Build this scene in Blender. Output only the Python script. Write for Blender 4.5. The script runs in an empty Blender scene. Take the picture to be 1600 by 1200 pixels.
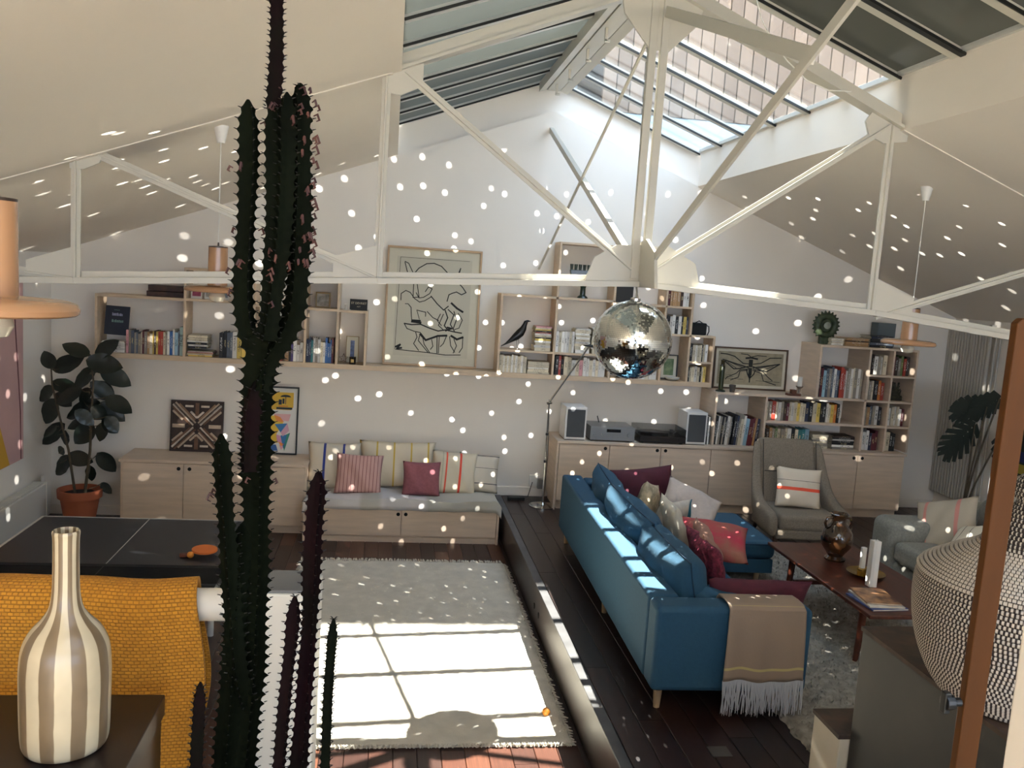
import bpy, math, random
from mathutils import Vector, Matrix
# ------------------------------------------------------------ camera, sky, sun, exposure
S = bpy.context.scene
C = S.collection
S.view_settings.view_transform = 'Standard'; S.view_settings.look = 'None'
S.view_settings.exposure = EXPO = 1.82; S.view_settings.gamma = 1.0
S.view_settings.use_curve_mapping = False
S.cycles.use_denoising = True; S.cycles.use_light_tree = False; S.cycles.light_sampling_threshold = 0
S.cycles.max_bounces = 9; S.cycles.diffuse_bounces = 6; S.cycles.glossy_bounces = 4
S.cycles.transparent_max_bounces = 24; S.cycles.sample_clamp_indirect = 6.0
S.cycles.caustics_reflective = False; S.cycles.caustics_refractive = False
RM = [[0.9883793, -0.136859, 0.0661515], [0.0484197, -0.1290597, -0.990454], [0.14409, 0.9821472, -0.1209333]]
cam = bpy.data.cameras.new('camera'); cam.sensor_width = 36; cam.lens = 30.27; cam.clip_start = .05
co = bpy.data.objects.new('camera', cam); C.objects.link(co); S.camera = co
r_, d_, f_ = [Vector(v) for v in RM]
mm = Matrix((( r_.x, -d_.x, -f_.x), (r_.y, -d_.y, -f_.y), (r_.z, -d_.z, -f_.z))).to_4x4()
mm.translation = Vector((0, 0, 2.5)); co.matrix_world = mm

w = bpy.data.worlds.new('sky'); S.world = w; w.use_nodes = True
nt = w.node_tree; bg = nt.nodes['Background']
tcw = nt.nodes.new('ShaderNodeTexCoord'); sep = nt.nodes.new('ShaderNodeSeparateXYZ')
cr = nt.nodes.new('ShaderNodeValToRGB')
nt.links.new(tcw.outputs['Generated'], sep.inputs[0]); nt.links.new(sep.outputs['Z'], cr.inputs[0])
cr.color_ramp.elements[0].color = (.68, .80, 1, 1); cr.color_ramp.elements[1].color = (.52, .70, 1, 1)
nt.links.new(cr.outputs[0], bg.inputs['Color']); bg.inputs['Strength'].default_value = SKY = 1.6

sl = bpy.data.lights.new('sun', 'SUN'); sl.energy = 13.0; sl.angle = math.radians(.6); sl.color = (1, .95, .87)
so = bpy.data.objects.new('sun', sl); C.objects.link(so)
so.rotation_euler = Vector((.46, .27, 1)).to_track_quat('Z', 'Y').to_euler(); so.location = (6, 6, 14)
# the skylight opening is marked as a portal for sky sampling (it emits nothing itself)
pa = bpy.data.lights.new('skylight_portal', 'AREA'); pa.shape = 'RECTANGLE'; pa.size = 3.0; pa.size_y = 11.1
pa.cycles.is_portal = True
po = bpy.data.objects.new('skylight_portal', pa); C.objects.link(po); po.location = (1.5, 2.95, 3.5)

# sun reflections thrown by the facets of the mirror ball: a tiny projecting lamp at its lower pole
def speck_lamp(name, loc, up):
    l = bpy.data.lights.new(name, 'POINT'); l.energy = 560; l.shadow_soft_size = 0.0; l.color = (1, .97, .9)
    l.use_nodes = True; t = l.node_tree; N = t.nodes; L = t.links
    em = N['Emission']; g = N.new('ShaderNodeNewGeometry'); s = N.new('ShaderNodeSeparateXYZ'); L.new(g.outputs['Incoming'], s.inputs[0])
    def m(op, a, b=None):
        n = N.new('ShaderNodeMath'); n.operation = op
        for i, v in enumerate((a, b)):
            if v is None: continue
            if isinstance(v, (int, float)): n.inputs[i].default_value = v
            else: L.new(v, n.inputs[i])
        return n.outputs[0]
    u = m('MULTIPLY', m('ARCTAN2', s.outputs[1], s.outputs[0]), 13.0)
    v = m('MULTIPLY', m('ARCSINE', s.outputs[2]), 13.0)
    cb = N.new('ShaderNodeCombineXYZ'); L.new(u, cb.inputs[0]); L.new(v, cb.inputs[1])
    vo = N.new('ShaderNodeTexVoronoi'); vo.voronoi_dimensions = '2D'; vo.inputs['Scale'].default_value = 1.0
    L.new(cb.outputs[0], vo.inputs['Vector'])
    mr = N.new('ShaderNodeMapRange'); mr.inputs['From Min'].default_value = .11; mr.inputs['From Max'].default_value = .07
    L.new(vo.outputs['Distance'], mr.inputs['Value'])
    sc = N.new('ShaderNodeSeparateColor'); L.new(vo.outputs['Color'], sc.inputs[0])
    keep = m('GREATER_THAN', sc.outputs[0], .22); half = m('MAXIMUM', m('GREATER_THAN', s.outputs[1], -.15), m('LESS_THAN', s.outputs[2], .1))
    bri = m('MULTIPLY', m('ADD', m('MULTIPLY', sc.outputs[1], .8), .35), m('MAXIMUM', m('MINIMUM', m('ADD', m('MULTIPLY', s.outputs[2], 1.5), 1.3), 1.0), .12))
    L.new(m('MULTIPLY', m('MULTIPLY', m('MULTIPLY', mr.outputs[0], keep), half), bri), em.inputs['Strength'])
    o = bpy.data.objects.new(name, l); C.objects.link(o); o.location = loc
BALL = (1.442, 5.0, 2.186); BR = .236
speck_lamp('mirror_ball_reflections', (1.442, 5.0, 2.186 - BR - .03), True)

# ------------------------------------------------------------ helpers
PI = math.pi
def hexc(h):
    v = [int(h[i:i + 2], 16) / 255 for i in (0, 2, 4)]
    return [c / 12.92 if c <= .04045 else ((c + .055) / 1.055) ** 2.4 for c in v] + [1]
_m = {}
def mat(name, col, rough=.6, metal=0, noise=0, nscale=8, bump=0, bscale=60, stretch=None, spec=.5, col2=None, coat=0, wave=None):
    if name in _m: return _m[name]
    m = bpy.data.materials.new(name); m.use_nodes = True; N = m.node_tree.nodes; L = m.node_tree.links
    b = N['Principled BSDF']; c = hexc(col); b.inputs['Base Color'].default_value = c
    b.inputs['Roughness'].default_value = rough; b.inputs['Metallic'].default_value = metal
    b.inputs['Specular IOR Level'].default_value = spec; b.inputs['Coat Weight'].default_value = coat
    if noise or bump or col2:
        tc = N.new('ShaderNodeTexCoord'); mp = N.new('ShaderNodeMapping'); L.new(tc.outputs['Object'], mp.inputs[0])
        if stretch: mp.inputs['Scale'].default_value = stretch
    if noise or col2:
        n = N.new('ShaderNodeTexNoise'); n.inputs['Scale'].default_value = nscale; n.inputs['Detail'].default_value = 5
        L.new(mp.outputs[0], n.inputs['Vector'])
        mx = N.new('ShaderNodeMix'); mx.data_type = 'RGBA'
        c2 = hexc(col2) if col2 else [min(1, x * (1 - noise)) for x in c[:3]] + [1]
        c1 = c if col2 else [min(1, x * (1 + noise)) for x in c[:3]] + [1]
        mr = N.new('ShaderNodeMapRange'); mr.inputs['From Min'].default_value = .35; mr.inputs['From Max'].default_value = .65
        L.new(n.outputs['Fac'], mr.inputs['Value']); L.new(mr.outputs[0], mx.inputs['Factor'])
        mx.inputs['A'].default_value = c1; mx.inputs['B'].default_value = c2
        L.new(mx.outputs['Result'], b.inputs['Base Color'])
    if bump:
        n2 = N.new('ShaderNodeTexNoise'); n2.inputs['Scale'].default_value = bscale; n2.inputs['Detail'].default_value = 3
        L.new(mp.outputs[0], n2.inputs['Vector'])
        bp = N.new('ShaderNodeBump'); bp.inputs['Strength'].default_value = bump; bp.inputs['Distance'].default_value = .004
        L.new(n2.outputs['Fac'], bp.inputs['Height']); L.new(bp.outputs[0], b.inputs['Normal'])
    _m[name] = m; return m

def stripes(name, base, bands, axis='X', rough=.85, bump=.25, period=None):
    """cloth printed with bands [(from, to, colour)] along one generated axis"""
    if name in _m: return _m[name]
    m = bpy.data.materials.new(name); m.use_nodes = True; N = m.node_tree.nodes; L = m.node_tree.links
    b = N['Principled BSDF']; b.inputs['Roughness'].default_value = rough
    tc = N.new('ShaderNodeTexCoord'); sp = N.new('ShaderNodeSeparateXYZ'); L.new(tc.outputs['UV'], sp.inputs[0])
    src = sp.outputs[axis]
    if period:
        w_ = N.new('ShaderNodeMath'); w_.operation = 'MULTIPLY'; w_.inputs[1].default_value = period; L.new(src, w_.inputs[0])
        f = N.new('ShaderNodeMath'); f.operation = 'FRACT'; L.new(w_.outputs[0], f.inputs[0]); src = f.outputs[0]
    r = N.new('ShaderNodeValToRGB'); r.color_ramp.interpolation = 'CONSTANT'; e = r.color_ramp.elements
    e[0].color = hexc(base); e[1].position = .9999; e[1].color = hexc(base)
    for a, z, c in bands:
        x = e.new(a); x.color = hexc(c); x = e.new(z); x.color = hexc(base)
    L.new(src, r.inputs[0]); L.new(r.outputs[0], b.inputs['Base Color'])
    n = N.new('ShaderNodeTexNoise'); n.inputs['Scale'].default_value = 90; L.new(tc.outputs['Object'], n.inputs['Vector'])
    bp = N.new('ShaderNodeBump'); bp.inputs['Strength'].default_value = bump; bp.inputs['Distance'].default_value = .003
    L.new(n.outputs['Fac'], bp.inputs['Height']); L.new(bp.outputs[0], b.inputs['Normal'])
    _m[name] = m; return m

class MB:
    def __init__(s): s.v = []; s.f = []; s.uv = None
    def box(s, x0, x1, y0, y1, z0, z1, M=None):
        n = len(s.v)
        p = [(x, y, z) for z in (z0, z1) for y in (y0, y1) for x in (x0, x1)]
        if M: p = [tuple(M @ Vector(q)) for q in p]
        s.v += p
        s.f += [tuple(n + i for i in q) for q in ((0, 2, 3, 1), (4, 5, 7, 6), (0, 1, 5, 4), (2, 6, 7, 3), (0, 4, 6, 2), (1, 3, 7, 5))]
        return s
    def beam(s, a, b, w, h, up=(0, 0, 1)):
        a = Vector(a); b = Vector(b); d = b - a; L = d.length; d.normalize()
        u = Vector(up); x = d.cross(u)
        if x.length < 1e-4: x = d.cross(Vector((0, 1, 0)))
        x.normalize(); z = x.cross(d)
        M = Matrix((x, d, z)).transposed().to_4x4(); M.translation = a
        return s.box(-w / 2, w / 2, 0, L, -h / 2, h / 2, M)
    def ring(s, pts, cap0=True, cap1=True, closed_u=True):
        """pts: list of rings of equal length"""
        n0 = len(s.v); k = len(pts[0])
        for r in pts: s.v += [tuple(p) for p in r]
        for i in range(len(pts) - 1):
            for j in range(k if closed_u else k - 1):
                a = n0 + i * k + j; b = n0 + i * k + (j + 1) % k
                s.f.append((a, b, b + k, a + k))
        if cap0: s.f.append(tuple(n0 + j for j in reversed(range(k))))
        if cap1: s.f.append(tuple(n0 + (len(pts) - 1) * k + j for j in range(k)))
        return s
    def tube(s, path, r, n=10, cap=True):
        P = [Vector(p) for p in path]; R = r if isinstance(r, (list, tuple)) else [r] * len(P)
        rings = []; x = None
        for i, p in enumerate(P):
            d = (P[min(i + 1, len(P) - 1)] - P[max(i - 1, 0)]).normalized()
            if x is None:
                x = d.cross(Vector((0, 0, 1)))
                if x.length < 1e-3: x = d.cross(Vector((0, 1, 0)))
            x = (x - d * x.dot(d)).normalized(); y = d.cross(x)
            rings.append([p + x * R[i] * math.cos(2 * PI * j / n) + y * R[i] * math.sin(2 * PI * j / n) for j in range(n)])
        return s.ring(rings, cap, cap)
    def lathe(s, prof, n=28, c=(0, 0, 0), M=None, cap=True):
        rings = []
        for r, z in prof:
            q = [Vector((c[0] + r * math.cos(2 * PI * j / n), c[1] + r * math.sin(2 * PI * j / n), c[2] + z)) for j in range(n)]
            if M: q = [M @ p for p in q]
            rings.append(q)
        return s.ring(rings, cap, cap)
    def prism(s, poly, axis, a, b):
        """polygon (2-D) extruded along 'x','y' or 'z' from a to b"""
        def P(p, t): return {'x': (t, p[0], p[1]), 'y': (p[0], t, p[1]), 'z': (p[0], p[1], t)}[axis]
        return s.ring([[P(p, a) for p in poly], [P(p, b) for p in poly]])
    def grid(s, fn, nu, nv, thick=None):
        n0 = len(s.v)
        for i in range(nu + 1):
            for j in range(nv + 1): s.v.append(tuple(fn(i / nu, j / nv)))
        for i in range(nu):
            for j in range(nv):
                a = n0 + i * (nv + 1) + j
                s.f.append((a, a + nv + 1, a + nv + 2, a + 1))
        return s

def mesh(name, mb, m, smooth=False, bevel=0, uvfn=None):
    me = bpy.data.meshes.new(name); me.from_pydata(mb.v, [], mb.f); me.update()
    if m: me.materials.append(m)
    if smooth: me.shade_smooth()
    if uvfn:
        uv = me.uv_layers.new()
        for l in me.loops: uv.data[l.index].uv = uvfn(me.vertices[l.vertex_index].co)
    return me
def fixn(me):
    import bmesh
    b = bmesh.new(); b.from_mesh(me); bmesh.ops.recalc_face_normals(b, faces=b.faces); b.to_mesh(me); b.free()
def part(name, mb, m, parent=None, smooth=False, bevel=0, local=False, uvfn=None, label=None, seg=2, subs=0):
    """one mesh object; vertices are world coordinates unless local"""
    if parent is not None and not local:
        o0 = parent
        off = Vector((0, 0, 0))
        while o0 is not None: off += o0.location; o0 = o0.parent
        mb.v = [(x - off.x, y - off.y, z - off.z) for x, y, z in mb.v]
    me = mesh(name, mb, m, smooth, 0, uvfn); fixn(me)
    o = bpy.data.objects.new(name, me); C.objects.link(o)
    if parent is not None: o.parent = parent
    if bevel:
        b = o.modifiers.new('bevel', 'BEVEL'); b.width = bevel; b.segments = seg; b.limit_method = 'ANGLE'
    if subs:
        b = o.modifiers.new('sub', 'SUBSURF'); b.levels = b.render_levels = subs
    if smooth and not subs:
        try:
            me.set_sharp_from_angle(angle=math.radians(40))
        except Exception: pass
    if label: o['label'] = label
    return o
def thing(name, label, cat, loc=(0, 0, 0), rz=0, group=None):
    o = bpy.data.objects.new(name, None); C.objects.link(o); o.location = loc; o.rotation_euler = (0, 0, rz)
    o.empty_display_size = .05; o['label'] = label; o['category'] = cat
    if group: o['group'] = group
    return o
def tag(o, label, cat, group=None, kind=None):
    o['label'] = label; o['category'] = cat
    if group: o['group'] = group
    if kind: o['kind'] = kind
    return o
def struct(name, mb, m, parent=None, **k):
    o = part(name, mb, m, parent, **k)
    if parent is None: o['kind'] = 'structure'
    return o
def piece(name, me, m, parent, loc, scale=(1, 1, 1), rot=(0, 0, 0)):
    """shared-mesh piece"""
    o = bpy.data.objects.new(name, me); C.objects.link(o); o.parent = parent
    o.location = loc; o.scale = scale; o.rotation_euler = rot
    return o
def solo(name, label, cat, mb, m, group=None, **k):
    """a thing that is one mesh, origin at its base"""
    xs = [v[0] for v in mb.v]; ys = [v[1] for v in mb.v]; zs = [v[2] for v in mb.v]
    c = ((min(xs) + max(xs)) / 2, (min(ys) + max(ys)) / 2, min(zs))
    mb.v = [(x - c[0], y - c[1], z - c[2]) for x, y, z in mb.v]
    o = part(name, mb, m, None, local=True, **k); o.location = c
    return tag(o, label, cat, group)
def RZ(a): return Matrix.Rotation(a, 4, 'Z')
rnd = random.Random(7)

# ------------------------------------------------------------ materials
WALL = mat('white_wall_paint', 'e8e2d9', .9, noise=.015, nscale=1.5, bump=.05, bscale=200)
CEIL = mat('white_ceiling_paint', 'e8e0d4', .9, noise=.015, nscale=1)
STEEL = mat('white_painted_steel', 'cbc7bb', .38)
ALU = mat('light_aluminium_glazing_bar', 'cfcfca', .35, .2)
BLK = mat('black_rubber', '14140f', .5)
PLY = mat('pale_birch_plywood', 'cdb9a4', .55, noise=.07, nscale=3, stretch=(1, 1, 9))
PLYH = mat('pale_plywood_shelf', 'c9b296', .55, noise=.06, nscale=3, stretch=(2, 9, 9))
DKHOLE = mat('black_finger_hole', '050505', .9)
DKW = mat('dark_brown_floor_paint', '2b2321', .42, noise=.2, nscale=2, stretch=(6, .6, 6), bump=.1, bscale=30)
# ------------------------------------------------------------ the room shell
def ceil_l(x): return 3.600 - .3677 * (0 - x)
def ceil_r(x): return 3.545 - .383 * (x - 3.0)
ZL, ZR = ceil_l(-3.1), ceil_r(6.0)
fl = struct('floor', MB().box(-3.1, 1.15, -3, 8.5, -.12, 0), DKW)
WD = [mat('dark_parquet_%d' % i, c, .34, noise=.22, nscale=5, stretch=(6, 1, 1), bump=.12, bscale=40) for i, c in
      enumerate(['3a221b', '2e1b16', '45281e', '33211c', '4f2f22'])]
pm = mesh('plank', MB().prism([(-.5, 0), (.5, 0), (.5, .8), (.48, 1), (-.48, 1), (-.5, .8)], 'y', 0, 1), WD[0]); fixn(pm)
pmv = [pm] + [pm.copy() for _ in WD[1:]]
for q, w_ in zip(pmv[1:], WD[1:]): q.materials[0] = w_
WD2 = [mat('wenge_parquet_%d' % i, c, .36, noise=.2, nscale=5, stretch=(6, 1, 1), bump=.12, bscale=40) for i, c in enumerate(['241512', '1b100e', '2a1915', '1f1412', '2d1c17'])]
pmw = [pm.copy() for _ in WD2]
for q, w_ in zip(pmw, WD2): q.materials[0] = w_
def planks(parent, x0, x1, y0, y1, z, wd, ln, pmv=pmv):
    x = x0; k = 0
    while x < x1 - .01:
        y = y0 - ((k * .37) % 1) * ln
        while y < y1:
            a = max(y, y0); b = min(y + ln, y1)
            if b - a > .05:
                piece('plank', rnd.choice(pmv), None, parent, (x + wd / 2, a + .001, z), (min(wd, x1 - x) - .003, b - a - .003, .010))
            y += ln
        x += wd; k += 1
planks(fl, -1.5, 1.15, 3.7, 8.0, 0, .125, 1.25)
pf = struct('platform', MB().box(1.15, 6.0, 1.9, 8.5, 0, .30), DKW, bevel=.004)
planks(pf, 1.21, 6.0, 3.0, 8.5, .30, .14, 1.6, pmw)
# a worn nosing strip along the platform edge
part('edge_strip', MB().box(1.145, 1.205, 1.9, 8.5, .298, .314), mat('grey_painted_edge', '4a4a4c', .45, noise=.2, nscale=6), pf, bevel=.003)
for y in (5.78, 5.96):
    part('step_socket', MB().lathe([(.022, 0), (.022, .006), (.015, .008)], 14, M=Matrix.Translation((1.15, y, .14)) @ Matrix.Rotation(-PI / 2, 4, 'Y')), BLK, pf)
part('floor_socket', MB().box(1.62, 1.72, 3.66, 3.75, .309, .314), mat('brushed_floor_socket', '6b6864', .35, .6), pf)
wb = struct('wall_back', MB().prism([(-3.25, -.12), (6.15, -.12), (6.15, ZR), (3.0, 3.545), (1.475, 4.14), (0, 3.6), (-3.25, ZL - .05)], 'y', 8.5, 8.7), WALL)
struct('trim_1', MB().prism([(-.12, 3.45), (1.47, 4.05), (3.12, 3.42), (3.12, 3.86), (1.46, 4.47), (-.12, 3.88)], 'y', 8.60, 8.72), WALL)
struct('wall_left', MB().box(-3.25, -3.1, -3, 8.5, -.12, ZL + .1), WALL)
struct('wall_right', MB().box(6.0, 6.15, -3, 8.5, -.12, ZR + .1), WALL)
wf = struct('wall_front', MB().box(-3.25, 6.15, -3.2, -3, -.12, 1.05).box(-3.25, -2.9, -3.2, -3, 1.05, 4.2).box(5.6, 6.15, -3.2, -3, 1.05, 4.2).box(1.2, 1.5, -3.2, -3, 1.05, 4.2).box(-2.9, 5.6, -3.2, -3, 3.2, 4.6), WALL)
cl = struct('ceiling', MB().prism([(-3.1, ZL), (0, 3.6), (0, 3.9), (-3.25, ZL + .28)], 'y', -3, 8.5), CEIL)
part('ceiling_slope', MB().prism([(6.0, ZR), (3.0, 3.545), (3.0, 3.86), (6.15, ZR + .28)], 'y', -3, 8.5), CEIL, cl)
part('ceiling_ridge', MB().prism([(0, 3.6), (1.475, 4.14), (3.0, 3.545), (3.0, 3.86), (1.475, 4.5), (0, 3.9)], 'y', -3, -2.6), CEIL, cl)
part('curb', MB().prism([(3.0, 3.861), (3.12, 3.861), (3.12, 3.90), (3.0, 3.90)], 'y', -2.6, 8.60), CEIL, cl)
part('curb', MB().prism([(-.12, 3.901), (0, 3.901), (0, 3.93), (-.12, 3.93)], 'y', -2.6, 8.60), CEIL, cl)
struct('baseboard_back', MB().box(-3.1, -2.34, 8.48, 8.5, 0, .09), WALL, bevel=.003)
struct('baseboard_platform', MB().box(1.11, 1.66, 8.48, 8.5, .31, .40), WALL, bevel=.003)
struct('baseboard_right', MB().box(5.28, 5.98, 8.485, 8.5, .31, .40).box(5.985, 6, 2, 8.5, .31, .40), WALL)

# ------------------------------------------------------------ the skylight
def gz(x): return 4.47 - .375 * abs(x - 1.46)
GL = bpy.data.materials.new('skylight_glass'); GL.use_nodes = True
N = GL.node_tree.nodes; L = GL.node_tree.links; N.remove(N['Principled BSDF'])
tr = N.new('ShaderNodeBsdfTransparent'); tr.inputs[0].default_value = (.96, .97, .95, 1); gl = N.new('ShaderNodeBsdfGlossy'); gl.inputs['Roughness'].default_value = .02
fr0 = N.new('ShaderNodeLayerWeight'); fr0.inputs[0].default_value = .5; fr1 = N.new('ShaderNodeMath'); fr1.operation = 'POWER'; fr1.inputs[1].default_value = 4
L.new(fr0.outputs['Facing'], fr1.inputs[0]); fr = N.new('ShaderNodeMath'); fr.operation = 'MULTIPLY_ADD'; fr.inputs[1].default_value = .6; fr.inputs[2].default_value = .03; L.new(fr1.outputs[0], fr.inputs[0]); ms = N.new('ShaderNodeMixShader')
L.new(fr.outputs[0], ms.inputs[0]); L.new(tr.outputs[0], ms.inputs[1]); L.new(gl.outputs[0], ms.inputs[2]); L.new(ms.outputs[0], N['Material Output'].inputs[0])
SCR = bpy.data.materials.new('grey_green_screen_glass'); SCR.use_nodes = True
N = SCR.node_tree.nodes; L = SCR.node_tree.links; N.remove(N['Principled BSDF'])
df = N.new('ShaderNodeBsdfDiffuse'); df.inputs[0].default_value = hexc('9c9f99'); tl = N.new('ShaderNodeBsdfTranslucent'); tl.inputs[0].default_value = hexc('868985')
m1 = N.new('ShaderNodeMixShader'); m1.inputs[0].default_value = .5; L.new(df.outputs[0], m1.inputs[1]); L.new(tl.outputs[0], m1.inputs[2])
g2 = N.new('ShaderNodeBsdfGlossy'); g2.inputs['Roughness'].default_value = .08; m2 = N.new('ShaderNodeMixShader'); m2.inputs[0].default_value = .06
L.new(m1.outputs[0], m2.inputs[1]); L.new(g2.outputs[0], m2.inputs[2]); L.new(m2.outputs[0], N['Material Output'].inputs[0])
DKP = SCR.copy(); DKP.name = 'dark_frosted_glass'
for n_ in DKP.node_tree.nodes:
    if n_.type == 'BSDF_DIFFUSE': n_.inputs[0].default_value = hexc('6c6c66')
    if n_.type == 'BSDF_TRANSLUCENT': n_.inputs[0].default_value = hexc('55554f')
sk = struct('window_1', MB().box(1.40, 1.52, -2.6, 8.5, 4.33, 4.42), STEEL)
for s, a, b in (('l', 1.32, 1.39), ('r', 1.53, 1.60)):
    part('ridge_rail', MB().prism([(a, gz(a) - .11), (b, gz(b) - .11), (b, gz(b) - .02), (a, gz(a) - .02)], 'y', -2.6, 8.5), STEEL, sk)
part('eave_rail', MB().box(2.975, 3.04, -2.6, 8.5, 3.875, 3.905), ALU, sk)
part('eave_rail', MB().box(-.04, .005, -2.6, 8.5, 3.931, 3.96), ALU, sk)
ys = [8.57 - .58 * i for i in range(20)]
for i, y in enumerate(ys):
    for x1 in (0.0, 3.0):
        thick = i in (7, 9, 11, 13)      # opening lights have a broader dark frame
        a = (1.46, y, gz(1.46) - .02); b = (x1, y, gz(x1) - .02)
        br = part('glazing_bar', MB().beam(a, b, .062 + .03 * thick, .034), STEEL if x1 > 2 else ALU, sk)
        part('gasket', MB().beam((1.46, y - .042, gz(1.46) - .032), (x1, y - .042, gz(x1) - .032), .010 + .034 * thick, .016), BLK, br)
    if i < 19:
        for x1 in (-.03, 2.98):
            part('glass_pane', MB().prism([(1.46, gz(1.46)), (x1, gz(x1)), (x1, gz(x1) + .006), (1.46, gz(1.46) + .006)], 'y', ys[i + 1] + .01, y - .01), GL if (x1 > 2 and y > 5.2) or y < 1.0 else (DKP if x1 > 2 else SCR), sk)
for y in (8.2, 7.6, 6.9, 6.3, 5.7):
    part('ridge_bracket', MB().box(1.43, 1.45, y, y + .02, 4.24, 4.34).box(1.43, 1.47, y, y + .02, 4.23, 4.25), STEEL, sk)
    part('bolt', MB().lathe([(.012, 0), (.012, .02)], 8, M=Matrix.Translation((1.52, y - .25, 4.37)) @ Matrix.Rotation(PI / 2, 4, 'Y')), BLK, sk)
# opening skylight lights: hanging pull cord
solo('skylight_pull_cord', 'thin white pull cord looping below the right slope of the skylight', 'cord',
     MB().tube([(1.682, 4.2, 3.954), (1.727, 4.2, 3.839), (1.786, 4.2, 3.754), (1.88, 4.2, 3.657), (1.991, 4.2, 3.576), (2.114, 4.2, 3.538), (2.234, 4.2, 3.544)], .003, 6), mat('white_cord', 'e8e6de', .5))

# ------------------------------------------------------------ the neighbours outside the glass
BRD = [mat('weathered_board_%d' % i, c, .8, noise=.15, nscale=3, stretch=(6, 6, .5)) for i, c in enumerate(['7f6d5e', '746355', '897666', '7a695b'])]
nb = struct('neighbour_building', MB().box(2.2, 14, 9.66, 12, -.1, 14.2), mat('dark_board_backing', '4a3c33', .9))
bm_ = mesh('board', MB().prism([(-.5, 0), (.5, 0), (.5, .8), (.47, 1), (-.47, 1), (-.5, .8)], 'z', 0, 1), BRD[0])
bm_.transform(Matrix.Rotation(0, 4, 'Z')); fixn(bm_)
bmv = [bm_] + [bm_.copy() for _ in BRD[1:]]
for q, w_ in zip(bmv[1:], BRD[1:]): q.materials[0] = w_
for i in range(52):
    o = piece('board', bmv[rnd.randrange(4)], None, nb, (2.28 + i * .155, 9.66, 4.42), (.147, -.03, 9.7))
part('zinc_apron', MB().prism([(9.66, 3.3), (9.66, 4.42), (9.2, 4.1), (9.0, 3.3)], 'x', 2.2, 10), mat('pale_zinc', 'b9c6cf', .45, .1), nb)
struct('neighbour_building.001', MB().box(-7, 1.5, 9.5, 12, -.1, 11.0), mat('grey_render', 'a9aca6', .9, noise=.04, nscale=.6))
struct('neighbour_building.002', MB().box(-9, -6.5, -4, 9, -.1, 7.2), mat('grey_render', 'a9aca6', .9))
struct('neighbour_chimney', MB().box(1.78, 1.93, 9.7, 9.9, 3.5, 8.0), mat('dark_slate_grey', '55585a', .7))
struct('outside_ground', MB().box(-20, 20, -14, 20, -.3, -.13), mat('pavement', 'b9b1a2', .9))

# ------------------------------------------------------------ roof truss
Y = 5.0
tr_ = thing('roof_truss', 'white welded steel roof truss spanning the whole room under the skylight', 'truss', (1.46, Y, 2.5))
nodes_b = [(-3.1, 2.265), (-1.70, 2.335), (-.079, 2.44), (1.46, 2.52), (2.96, 2.44), (4.62, 2.265), (6.0, 2.13)]
for (a, b) in zip(nodes_b, nodes_b[1:]):
    part('bottom_chord', MB().beam((a[0], Y, a[1]), (b[0], Y, b[1]), .075, .034).beam((a[0], Y + .02, a[1] + .03), (b[0], Y + .02, b[1] + .03), .012, .04), STEEL, tr_, bevel=.002)
def strut(a, b, w=.05, name='strut', y2=None):
    a = (a[0], Y, a[1]) if len(a) == 2 else a; b = (b[0], Y, b[1]) if len(b) == 2 else b
    return part(name, MB().beam(a, b, .05, .012, up=(0, 1, 0)).beam(a, b, .012, w, up=(0, 1, 0)), STEEL, tr_, bevel=.002)
for x, z0, z1 in ((-1.70, 2.335, 3.0), (-.079, 2.44, 3.58), (2.945, 2.44, 3.57), (4.62, 2.265, 2.93)): strut((x, z0), (x, z1), name='post')
strut((-1.60, 3.02), (-.09, 2.455)); strut((-3.1, 2.46), (-1.70, 2.345)); strut((.02, 3.60), (1.40, 2.60)); strut((2.93, 3.57), (1.52, 2.60))
strut((4.55, 2.96), (2.98, 2.42)); strut((6.0, 2.40), (4.62, 2.28))
# chords above: flush under the ceiling, then free across the skylight opening
for a, b in (((-3.1, ZL + .002), (-.05, 3.583)), ((3.0, 3.547), (6.0, ZR + .002))):
    part('top_chord', MB().beam((a[0], Y, a[1]), (b[0], Y, b[1]), .09, .016), CEIL, tr_)
for a, b in (((-.08, 3.58), (1.46, 4.21)), ((3.0, 3.56), (1.46, 4.21))):
    part('top_chord', MB().beam((a[0], Y, a[1]), (b[0], Y, b[1]), .10, .016).beam((a[0], Y, a[1] + .04), (b[0], Y, b[1] + .04), .014, .08), STEEL, tr_)
for dx in (-.035, .035):
    part('king_post', MB().beam((1.45 + dx, Y, 2.55), (1.45 + dx, Y, 4.15), .045, .04, up=(0, 1, 0)), STEEL, tr_, bevel=.003)
def gusset(poly, y=Y): part('gusset_plate', MB().prism(poly, 'y', y - .009, y + .009), STEEL, tr_)
gusset([(1.12, 2.51), (1.17, 2.66), (1.30, 2.74), (1.62, 2.75), (1.79, 2.66), (1.83, 2.52)])
gusset([(1.20, 4.20), (1.72, 4.20), (1.68, 4.02), (1.52, 3.86), (1.40, 3.86), (1.24, 4.04)])
gusset([(-.33, 2.44), (-.33, 2.56), (-.08, 2.64), (-.08, 2.44)]); gusset([(-1.95, 2.32), (-1.95, 2.43), (-1.70, 2.52), (-1.70, 2.33)])
gusset([(2.96, 2.44), (2.96, 2.65), (3.22, 2.55), (3.22, 2.42)]); gusset([(-.10, 3.48), (-.10, 3.60), (.12, 3.66), (.12, 3.53), (.0, 3.47)])
gusset([(-1.73, 2.93), (-1.73, 3.0), (-1.55, 3.05), (-1.58, 2.97), (-1.66, 2.93)])
gusset([(2.80, 3.50), (2.77, 3.58), (2.82, 3.66), (3.05, 3.58), (3.05, 3.48), (2.90, 3.46)]); gusset([(4.52, 2.88), (4.62, 2.86), (4.66, 2.93), (4.5, 2.98)])
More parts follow.
